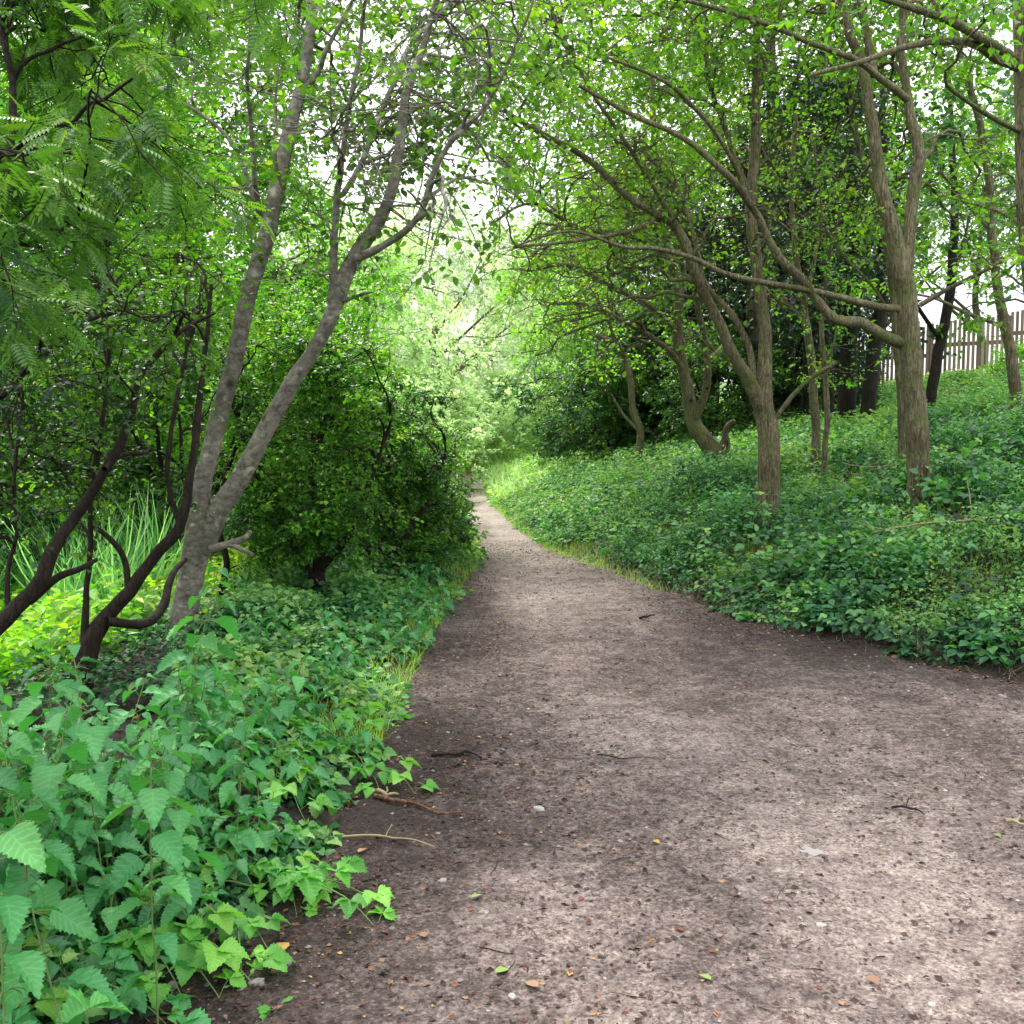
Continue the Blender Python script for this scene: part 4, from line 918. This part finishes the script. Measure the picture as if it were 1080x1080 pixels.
make_tree('small_crooked_tree', 'small thin crooked tree in front of the dark thicket', 'tree', [
    (20, 20, [(672, 487, 8), (676, 460, 8), (668, 430, 7), (664, 400, 7), (656, 372, 6), (645, 360, 5), (620, 350, 4), (595, 335, 3), (570, 320, 2)]),
    (20, 20, [(674, 455, 4), (660, 440, 3), (650, 425, 3), (644, 415, 2)]),
    (20, 19, [(650, 365, 4), (640, 335, 3), (625, 310, 3)]),
], [(box(545, 660, 280, 370, 17, 21, 16), .8, {'nleaf': 4})],
    M['brownbark'], M['bright'], leaf=LEAF2, size=.09, nsub=5, ntwig=5, nleaf=4, base_tint=.5)
make_tree('slim_twin_tree', 'slim pale trunk with wispy branches left of the ridged trunk', 'tree', [
    (14, 14, [(860, 458, 9), (858, 420, 9), (856, 380, 9), (850, 340, 8), (848, 310, 7), (838, 260, 6), (835, 200, 5), (840, 120, 4)]),
    (14, 14, [(856, 385, 7), (848, 345, 5), (830, 320, 4), (815, 290, 3)]),
    (14, 14.2, [(848, 320, 5), (860, 270, 4), (866, 220, 3), (858, 150, 3)]),
], [(box(800, 900, 120, 330, 12.8, 15.5, 16), .5, {'nleaf': 3})],
    M['brownbark'], M['canopy'], leaf=LEAF2, size=.055, nsub=6, ntwig=4, nleaf=3, base_tint=.5)
make_tree('sapling', 'thin crooked sapling with sprigs low on its stem beside the slim trunk', 'tree', [
    (13, 13, [(869, 476, 6), (872, 430, 6), (870, 390, 6), (866, 350, 5), (872, 300, 4), (880, 240, 3), (895, 200, 2)]),
    (13, 13, [(870, 385, 4), (880, 365, 3), (882, 330, 2)]),
], [(box(840, 900, 200, 420, 12.5, 13.5, 9), .35, {'nleaf': 4})],
    M['brownbark'], M['bright'], leaf=LEAF2, size=.05, nsub=5, ntwig=4, nleaf=4, base_tint=.5)
make_tree('pale_slender_tree', 'pale slender trunk standing close behind the ridged trunk', 'tree', [
    (12.2, 12.2, [(954, 455, 12), (951, 400, 11), (946, 340, 10), (940, 280, 9), (925, 210, 7), (905, 150, 6), (895, 80, 5)]),
    (12.2, 12.6, [(946, 345, 4), (920, 300, 3), (890, 270, 3), (870, 240, 2)]),
], [(box(860, 980, 60, 260, 11.6, 13.5, 12), .5, {'nleaf': 3})],
    M['brownbark'], M['canopy'], leaf=LEAF2, size=.06, nsub=5, ntwig=4, nleaf=4, base_tint=.4)
make_tree('leaning_slim_tree', 'slim leaning tree between the ridged trunk and the frame edge', 'tree', [
    (13, 13, [(1076, 448, 13), (1070, 400, 12), (1062, 350, 11), (1052, 300, 9), (1046, 250, 9), (1042, 190, 8), (1030, 120, 7), (1010, 50, 6), (1000, -20, 5)]),
    (13, 12.6, [(1060, 345, 4), (1020, 330, 4), (990, 316, 3), (965, 310, 2)]),
    (13, 13, [(1046, 245, 4), (1020, 215, 3), (990, 180, 3)]),
], [(box(980, 1140, -80, 340, 12, 14.5, 20), .6, {'nleaf': 4})],
    M['brownbark'], M['teal'], leaf=LEAF6, size=.10, nsub=5, ntwig=4, nleaf=4, base_tint=.5)
make_tree('edge_tree', 'pale barked trunk cut by the right frame edge with dark level branches', 'tree', [
    (7.6, 7.6, [(1135, 600, 34), (1120, 480, 31), (1100, 370, 28), (1089, 250, 26), (1083, 80, 24), (1078, -60, 22), (1085, -200, 14)]),
    (7.6, 6.8, [(1075, 72, 9), (1050, 62, 9), (1025, 46, 8), (985, 44, 7), (945, 52, 6), (905, 66, 5), (855, 79, 4)]),
    (7.6, 6.6, [(1072, 62, 8), (1040, 45, 9), (1000, 22, 8), (950, 5, 6), (900, -10, 4)]),
    (7.6, 7, [(1078, 140, 6), (1040, 120, 5), (1000, 90, 4)]),
    (7.6, 8.2, [(1082, 240, 6), (1060, 225, 5), (1030, 215, 3)]),
], [(box(860, 1120, -130, 20, 5.5, 8.5, 9), .6, {}), (box(1000, 1130, 160, 330, 7, 8.6, 5), .35, {'nleaf': 3})],
    M['brownbark'], M['canopy'], leaf=LEAF6, size=.055, nsub=6, ntwig=5, nleaf=6, base_tint=.4)

def bank_branch(x, y, ang, ln, r, label, mat):
    c = grow(np.array([[x, y, float(hgt(x, y)) + .22]]), np.array([[cos(ang), sin(ang), .25]]), ln, 14, .13, .02); B = MB(); o3 = c[0, 0].copy()
    tubes(B, c - o3, r * np.linspace(1, .3, 14)[None], 8, .5, .1)
    p, tg = at_t(c, np.array([[.3, .5, .62, .8]])); tw = grow(p - o3, unit(tg + runit(4) * .9), ln * .35, 8, .18); tubes(B, tw, r * .4 * np.linspace(1, .3, 8)[None] * np.ones((4, 1)), 5, .5)
    o = B.build('fallen_branch', mat); o.location = o3; tag(o, label, 'branch')
bank_branch(4.4, 8.6, 2.6, 1.3, .016, 'grey fallen branch lying in the brambles below the ridged trunk', M['drystalk'])
bank_branch(2.5, 9.3, .4, .8, .011, 'short forked dead branch sticking out of the bank foot', M['redbark'])
bank_branch(5.6, 12.3, 3.3, 1.6, .02, 'long pale dead branch on the upper bank before the leaning slim tree', M['drystalk'])
bank_branch(2.6, 15.0, .2, 1.2, .018, 'broken reddish branch at the foot of the bent trunk', M['redbark'])

# dark ivy clad trunks
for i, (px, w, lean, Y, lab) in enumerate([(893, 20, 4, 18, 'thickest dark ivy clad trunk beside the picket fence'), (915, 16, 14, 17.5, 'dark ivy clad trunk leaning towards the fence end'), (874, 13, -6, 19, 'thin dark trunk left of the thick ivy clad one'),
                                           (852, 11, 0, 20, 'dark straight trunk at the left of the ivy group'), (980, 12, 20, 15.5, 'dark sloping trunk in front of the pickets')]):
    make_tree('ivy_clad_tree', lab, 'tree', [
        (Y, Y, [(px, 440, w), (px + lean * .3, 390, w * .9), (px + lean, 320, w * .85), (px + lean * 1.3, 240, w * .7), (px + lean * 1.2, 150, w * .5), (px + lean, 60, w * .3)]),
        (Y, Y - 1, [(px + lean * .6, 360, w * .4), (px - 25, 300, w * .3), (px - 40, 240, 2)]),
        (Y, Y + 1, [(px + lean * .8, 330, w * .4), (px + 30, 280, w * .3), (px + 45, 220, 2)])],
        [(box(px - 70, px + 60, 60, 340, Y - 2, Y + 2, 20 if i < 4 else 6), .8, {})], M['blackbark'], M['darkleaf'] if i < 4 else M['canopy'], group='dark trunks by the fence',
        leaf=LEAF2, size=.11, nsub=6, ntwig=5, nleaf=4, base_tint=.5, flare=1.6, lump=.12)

# ------------------------------------------------------------------ generic background plants
def proto(name, h, rad, n, leafm, bark, size, r0, low=.25, seed=1, nsub=6, ntwig=5, nleaf=6, T=LEAF2, thick=1.3, droop=.05, multi=1, shape=1.0):
    root = empty(name); BT = MB(); BB = MB(); BL = MB(); S = []; ends = []
    for m_ in range(multi):
        a = rng.random() * 2 * pi; l = (.12 if multi == 1 else .45)
        pts = [[0, 0, -.3, r0 * 1.4], [0, 0, .05, r0 * 1.15]]
        for k in range(1, 6):
            t = k / 5; pts.append([cos(a) * l * rad * t + rng.normal() * .06 * h * .3, sin(a) * l * rad * t + rng.normal() * .06 * h * .3, h * .85 * t, r0 * (1 - .85 * t)])
        c = cr(pts, 24); tubes(BT, c[:, :3], np.maximum(c[:, 3], .01), 9, .5, .06)
        S.append(np.concatenate([c, unit(np.gradient(c[:, :3], axis=0))], 1)[4:])
        if multi == 1:
            for k in range(5):
                t0 = max(.3, low) + .1 * k * (1 - low); b = c[min(22, int(t0 * 23))]; a2 = rng.random() * 2 * pi
                e = b[:3] + np.array([cos(a2), sin(a2), .9]) * rad * .65
                ends.append(e); q = cr([[*b[:3], b[3] * .6], [*((b[:3] + e) / 2 + rng.normal(size=3) * .15), b[3] * .4], [*e, .02]], 10)
                tubes(BB, q[:, :3], q[:, 3], 6, .5); S.append(np.concatenate([q, unit(np.gradient(q[:, :3], axis=0))], 1)[2:])
    S = np.concatenate(S)
    C = []
    while len(C) < n:
        v = rng.uniform(-1, 1, 3); rr = np.linalg.norm(v)
        if rr > 1 or (rr < .45 and rng.random() < .6): continue
        z = low * h + (v[2] + 1) / 2 * (1 - low) * h
        rs = rad * (1 - .35 * max(0, v[2])) * shape
        C.append([v[0] * rs, v[1] * rs, z])
    C = C + [list(e) for e in ends]
    crown(BB, BL, S, C, rad * .30, leaf=T, size=size, nsub=nsub, ntwig=ntwig, nleaf=nleaf, thick=thick, droop=droop, base_tint=.5)
    BT.build('trunk', M[bark], root); BB.build('branches', M[bark], root); BL.build('crown', leafm, root, smooth=False)
    return root
protos = {
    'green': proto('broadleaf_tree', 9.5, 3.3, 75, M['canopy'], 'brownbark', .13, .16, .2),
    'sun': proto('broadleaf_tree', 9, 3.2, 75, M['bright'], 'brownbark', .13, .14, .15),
    'dark': proto('evergreen_tree', 8, 2.4, 80, M['darkleaf'], 'blackbark', .12, .18, .08, nleaf=6),
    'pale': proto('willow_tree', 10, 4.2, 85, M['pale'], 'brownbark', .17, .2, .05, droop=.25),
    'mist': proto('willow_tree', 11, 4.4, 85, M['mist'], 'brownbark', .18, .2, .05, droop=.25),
    'high': proto('broadleaf_tree', 10, 3.3, 60, M['canopy'], 'brownbark', .13, .16, .42),
    'tall': proto('tall_broadleaf_tree', 15, 4.2, 115, M['canopy'], 'brownbark', .12, .2, .38, nsub=6, ntwig=6, nleaf=6),
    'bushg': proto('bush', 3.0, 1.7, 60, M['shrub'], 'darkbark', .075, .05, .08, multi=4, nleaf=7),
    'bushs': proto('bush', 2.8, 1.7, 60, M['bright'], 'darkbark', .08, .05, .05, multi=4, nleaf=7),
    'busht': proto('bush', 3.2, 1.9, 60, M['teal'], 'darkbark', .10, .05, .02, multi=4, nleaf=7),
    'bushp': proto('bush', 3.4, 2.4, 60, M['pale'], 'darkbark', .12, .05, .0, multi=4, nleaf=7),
}
pused = set(); pc = {}
def plant(kind, px, Y, s, label, cat='tree', group=None, X=None, dz=0):
    X = (px - 540) / F * Y if X is None else X
    o = protos[kind]; loc = (X, Y, float(hgt(X, Y)) - .05 + dz); rz = rng.random() * 2 * pi
    if kind not in pused:
        pused.add(kind); o.location = loc; o.rotation_euler = (0, 0, rz); o.scale = (s, s, s); return tag(o, label, cat, group)
    return dup(o, loc, rz, s, label=label, cat=cat, group=group)
PLANTS = [
    # left: green behind the dark stems, sunlight put into the bright leaf colour
    ('sun', 150, 15, .85, 'bright leafy tree behind the dark stemmed shrub', 'tree'),
    ('sun', -40, 14, .9, 'bright leafy tree at the left frame edge', 'tree'),
    ('sun', 290, 21, .9, 'sunlit tree showing between the two grey trunks', 'tree'),
    ('green', 60, 20, 1.0, 'tall green tree deep in the glade', 'tree'),
    ('green', 220, 25, 1.05, 'tall green tree far behind the fork of the grey trunk', 'tree'),
    ('green', -160, 19, 1.1, 'broad green tree beyond the left edge', 'tree'),
    ('bushs', 330, 14, 1.0, 'bright bush glowing through the dark thicket', 'bush'),
    ('bushg', 200, 11.5, 1.0, 'green bush behind the foot of the grey trunk', 'bush'),
    ('bushs', 60, 17, 1.0, 'light bush at the back of the reeds', 'bush'),
    ('bushg', -60, 10, 1.0, 'green bush at the left edge behind the leaning stem', 'bush'),
    ('bushs', 230, 18, 1.0, 'light bush seen low between the stems', 'bush'),
    # far pale end: haze put into the leaf colours
    ('pale', 400, 34, .95, 'haze-paled willow beyond the dense thicket', 'willow'),
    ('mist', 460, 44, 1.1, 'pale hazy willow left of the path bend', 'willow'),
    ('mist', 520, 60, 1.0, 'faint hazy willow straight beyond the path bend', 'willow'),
    ('mist', 330, 48, 1.2, 'tall haze-paled willow far off behind the sunlit tree', 'willow'),
    ('pale', 590, 50, .85, 'haze-paled willow right of the path bend', 'willow'),
    ('bushp', 440, 30, 1.0, 'haze-paled bush at the left of the far grass', 'bush'),
    ('bushp', 480, 38, 1.0, 'haze-paled rounded bush above the path bend', 'bush'),
    ('bushp', 530, 42, 1.0, 'haze-paled bush at the very end of the path', 'bush'),
    ('bushp', 405, 25, .95, 'haze-paled bush behind the ragged overhanging bush', 'bush'),
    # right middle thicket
    ('bushp', 590, 36, 1.1, 'haze-paled bush at the far foot of the bank', 'bush'),
    ('busht', 620, 27, 1.2, 'blue green bush left of the small crooked tree', 'bush'),
    ('bushg', 645, 23, 1.0, 'dark bush just behind the small crooked tree', 'bush'),
    ('busht', 700, 24, 1.2, 'blue green bush behind the bent trunk', 'bush'),
    ('bushg', 760, 20.5, .9, 'dark bush right of the bent trunk', 'bush'),
    ('busht', 820, 23, .8, 'blue green bush behind the forked tree', 'bush'),
    ('pale', 610, 40, 1.0, 'haze-paled tree rising behind the far bank bushes', 'tree'),
    ('green', 660, 30, 1.0, 'green tree over the small crooked tree', 'tree'),
    ('tall', 800, 22, 1.0, 'tall crown filling the sky above the forked tree', 'tree'),
    ('tall', 190, 22, 1.1, 'tall crown behind the left grey limb', 'tree'),
    ('tall', 30, 19, 1.0, 'tall crown behind the rowan', 'tree'),
    ('green', 740, 27, .95, 'green tree behind the arching stem', 'tree'),
    ('dark', 700, 25, .85, 'dark evergreen between the bent trunk and the forked tree', 'tree'),
    ('dark', 790, 23, .9, 'dark evergreen directly behind the forked tree', 'tree'),
    ('dark', 850, 24, .95, 'dark evergreen behind the slim pale trunk', 'tree'),
    ('high', 925, 32, 1.0, 'green tree showing above the picket fence end', 'tree'),
    ('high', 1030, 34, 1.0, 'high crowned green tree beyond the picket fence', 'tree'),
    ('sun', 830, 33, 1.05, 'light green tree far behind the ivy clad trunks', 'tree'),
    ('high', 1130, 28, 1.0, 'green tree beyond the fence at the right edge', 'tree'),
    ('dark', 888, 20, .36, 'low dark evergreen shrub crowding the ivy clad trunks', 'evergreen shrub'),
    ('dark', 842, 21, .42, 'low dark evergreen shrub behind the thin sapling', 'evergreen shrub'),
    ('bushs', 1072, 20, .42, 'low bright bush overlapping the fence foot', 'bush'),
    ('bushs', 1010, 20.5, .28, 'small bright bush in front of the fence post', 'bush'),
]
for (kind, px, Y, s, lab, cat) in PLANTS:
    if s: plant(kind, px, Y, s, lab, cat)

# ------------------------------------------------------------------ picket fence and brick building
def boxv(B, c, s, rz=0, tint=.5):
    v = np.array([(a, b, d) for d in (-.5, .5) for (a, b) in ((-.5, -.5), (.5, -.5), (.5, .5), (-.5, .5))]) * s
    cc, ss = cos(rz), sin(rz); v = np.stack([v[:, 0] * cc - v[:, 1] * ss, v[:, 0] * ss + v[:, 1] * cc, v[:, 2]], 1) + c
    B.add(v, [[(0, 3, 2, 1), (4, 5, 6, 7), (0, 1, 5, 4), (1, 2, 6, 5), (2, 3, 7, 6), (3, 0, 4, 7)]], tint)
woodm = plain('weathered fence wood', [(0, (.11, .075, .055)), (.5, (.24, .175, .135)), (1, (.38, .30, .24))], attr=True, scale=30)
fa = np.array([(830 - 540) / F * 25.5, 25.5]); fb = np.array([(1150 - 540) / F * 21.5, 21.5])
fl = np.linalg.norm(fb - fa); fd = (fb - fa) / fl; frz = math.atan2(fd[1], fd[0])
froot = empty('picket_fence', (fa[0], fa[1], float(hgt(*fa)))); tag(froot, 'weathered wooden picket fence of narrow upright slats on top of the bank', 'fence')
org = np.array([fa[0], fa[1], float(hgt(*fa))])
nbay = 4; bay = fl / nbay; fh = 1.72
for b in range(nbay + 1):
    p = fa + fd * bay * b; B = MB(); z = float(hgt(*p)); boxv(B, np.array([p[0], p[1], z + fh * .5 - .08]) - org + np.array([-fd[1], fd[0], 0]) * .06, (.1, .1, fh + .1), frz, .3)
    B.build('fence_post', woodm, froot, smooth=False)
for b in range(nbay):
    B = MB(); R_ = MB(); npk = int(bay / .098)
    for k in range(npk):
        p = fa + fd * (bay * b + (k + .5) * bay / npk); z = float(hgt(*p)); hh = fh + rng.normal() * .012
        boxv(B, np.array([p[0], p[1], z + hh * .5 + .03]) - org, (.062, .02, hh), frz, float(np.clip(.5 + rng.normal() * .2, 0, 1)))
    for zz in (.35, 1.2):
        q0 = fa + fd * (bay * b + .055); q1 = fa + fd * (bay * (b + 1) - .055)
        z0, z1 = float(hgt(*q0)), float(hgt(*q1)); mid_ = (q0 + q1) / 2
        boxv(R_, np.array([mid_[0], mid_[1], (z0 + z1) / 2 + zz]) - org + np.array([-fd[1], fd[0], 0]) * .035, (bay - .11, .04, .09), frz, .35)
    B.build('picket_panel', woodm, froot, smooth=False); R_.build('fence_rail', woodm, froot, smooth=False)

# ------------------------------------------------------------------ light
w = bpy.data.worlds.new('World'); sc.world = w; w.use_nodes = True
nt = w.node_tree; nt.nodes.clear(); L = nt.links.new
EL, AZ = 52, -25      # sun ahead and slightly left
sky = nt.nodes.new('ShaderNodeTexSky'); sky.sky_type = 'NISHITA'; sky.sun_disc = False
sky.sun_elevation = radians(EL); sky.sun_rotation = radians(AZ); sky.dust_density = 4; sky.air_density = 1.0
mx = nt.nodes.new('ShaderNodeMix'); mx.data_type = 'RGBA'; mx.inputs['Factor'].default_value = .75
tcw = nt.nodes.new('ShaderNodeTexCoord'); sxyz = nt.nodes.new('ShaderNodeSeparateXYZ'); L(tcw.outputs['Generated'], sxyz.inputs[0])
cl = nt.nodes.new('ShaderNodeValToRGB'); cl.color_ramp.elements[0].color = (.30, .305, .31, 1); cl.color_ramp.elements[1].color = (1, 1, 1, 1); cl.color_ramp.elements[0].position = 0; cl.color_ramp.elements[1].position = .9
L(sxyz.outputs[2], cl.inputs[0])
vmul = nt.nodes.new('ShaderNodeVectorMath'); vmul.operation = 'SCALE'; vmul.inputs['Scale'].default_value = 34; L(cl.outputs[0], vmul.inputs[0])
L(vmul.outputs[0], mx.inputs['B'])     # cloud layer over the blue
L(sky.outputs[0], mx.inputs['A'])
bg = nt.nodes.new('ShaderNodeBackground'); bg.inputs['Strength'].default_value = .15
wo = nt.nodes.new('ShaderNodeOutputWorld'); L(mx.outputs['Result'], bg.inputs[0]); L(bg.outputs[0], wo.inputs[0])
sd = bpy.data.lights.new('sun', 'SUN'); sd.energy = 5.0; sd.angle = radians(6); sd.color = (1, .95, .86)
so = bpy.data.objects.new('sun', sd); col.objects.link(so)
from mathutils import Vector
sdir = Vector((sin(radians(AZ)) * cos(radians(EL)), cos(radians(AZ)) * cos(radians(EL)), sin(radians(EL))))
so.rotation_euler = sdir.to_track_quat('Z', 'Y').to_euler(); so.location = (0, 0, 30)

sc.view_settings.view_transform = 'Standard'; sc.view_settings.look = 'None'; sc.view_settings.exposure = 0; sc.view_settings.gamma = 1
sc.cycles.max_bounces = 4; sc.cycles.diffuse_bounces = 2; sc.cycles.transmission_bounces = 3; sc.cycles.glossy_bounces = 1
sc.cycles.use_adaptive_sampling = True; sc.cycles.adaptive_threshold = .03
sc.cycles.use_light_tree = False; sc.cycles.caustics_reflective = False; sc.cycles.caustics_refractive = False
sc.cycles.sample_clamp_indirect = 8
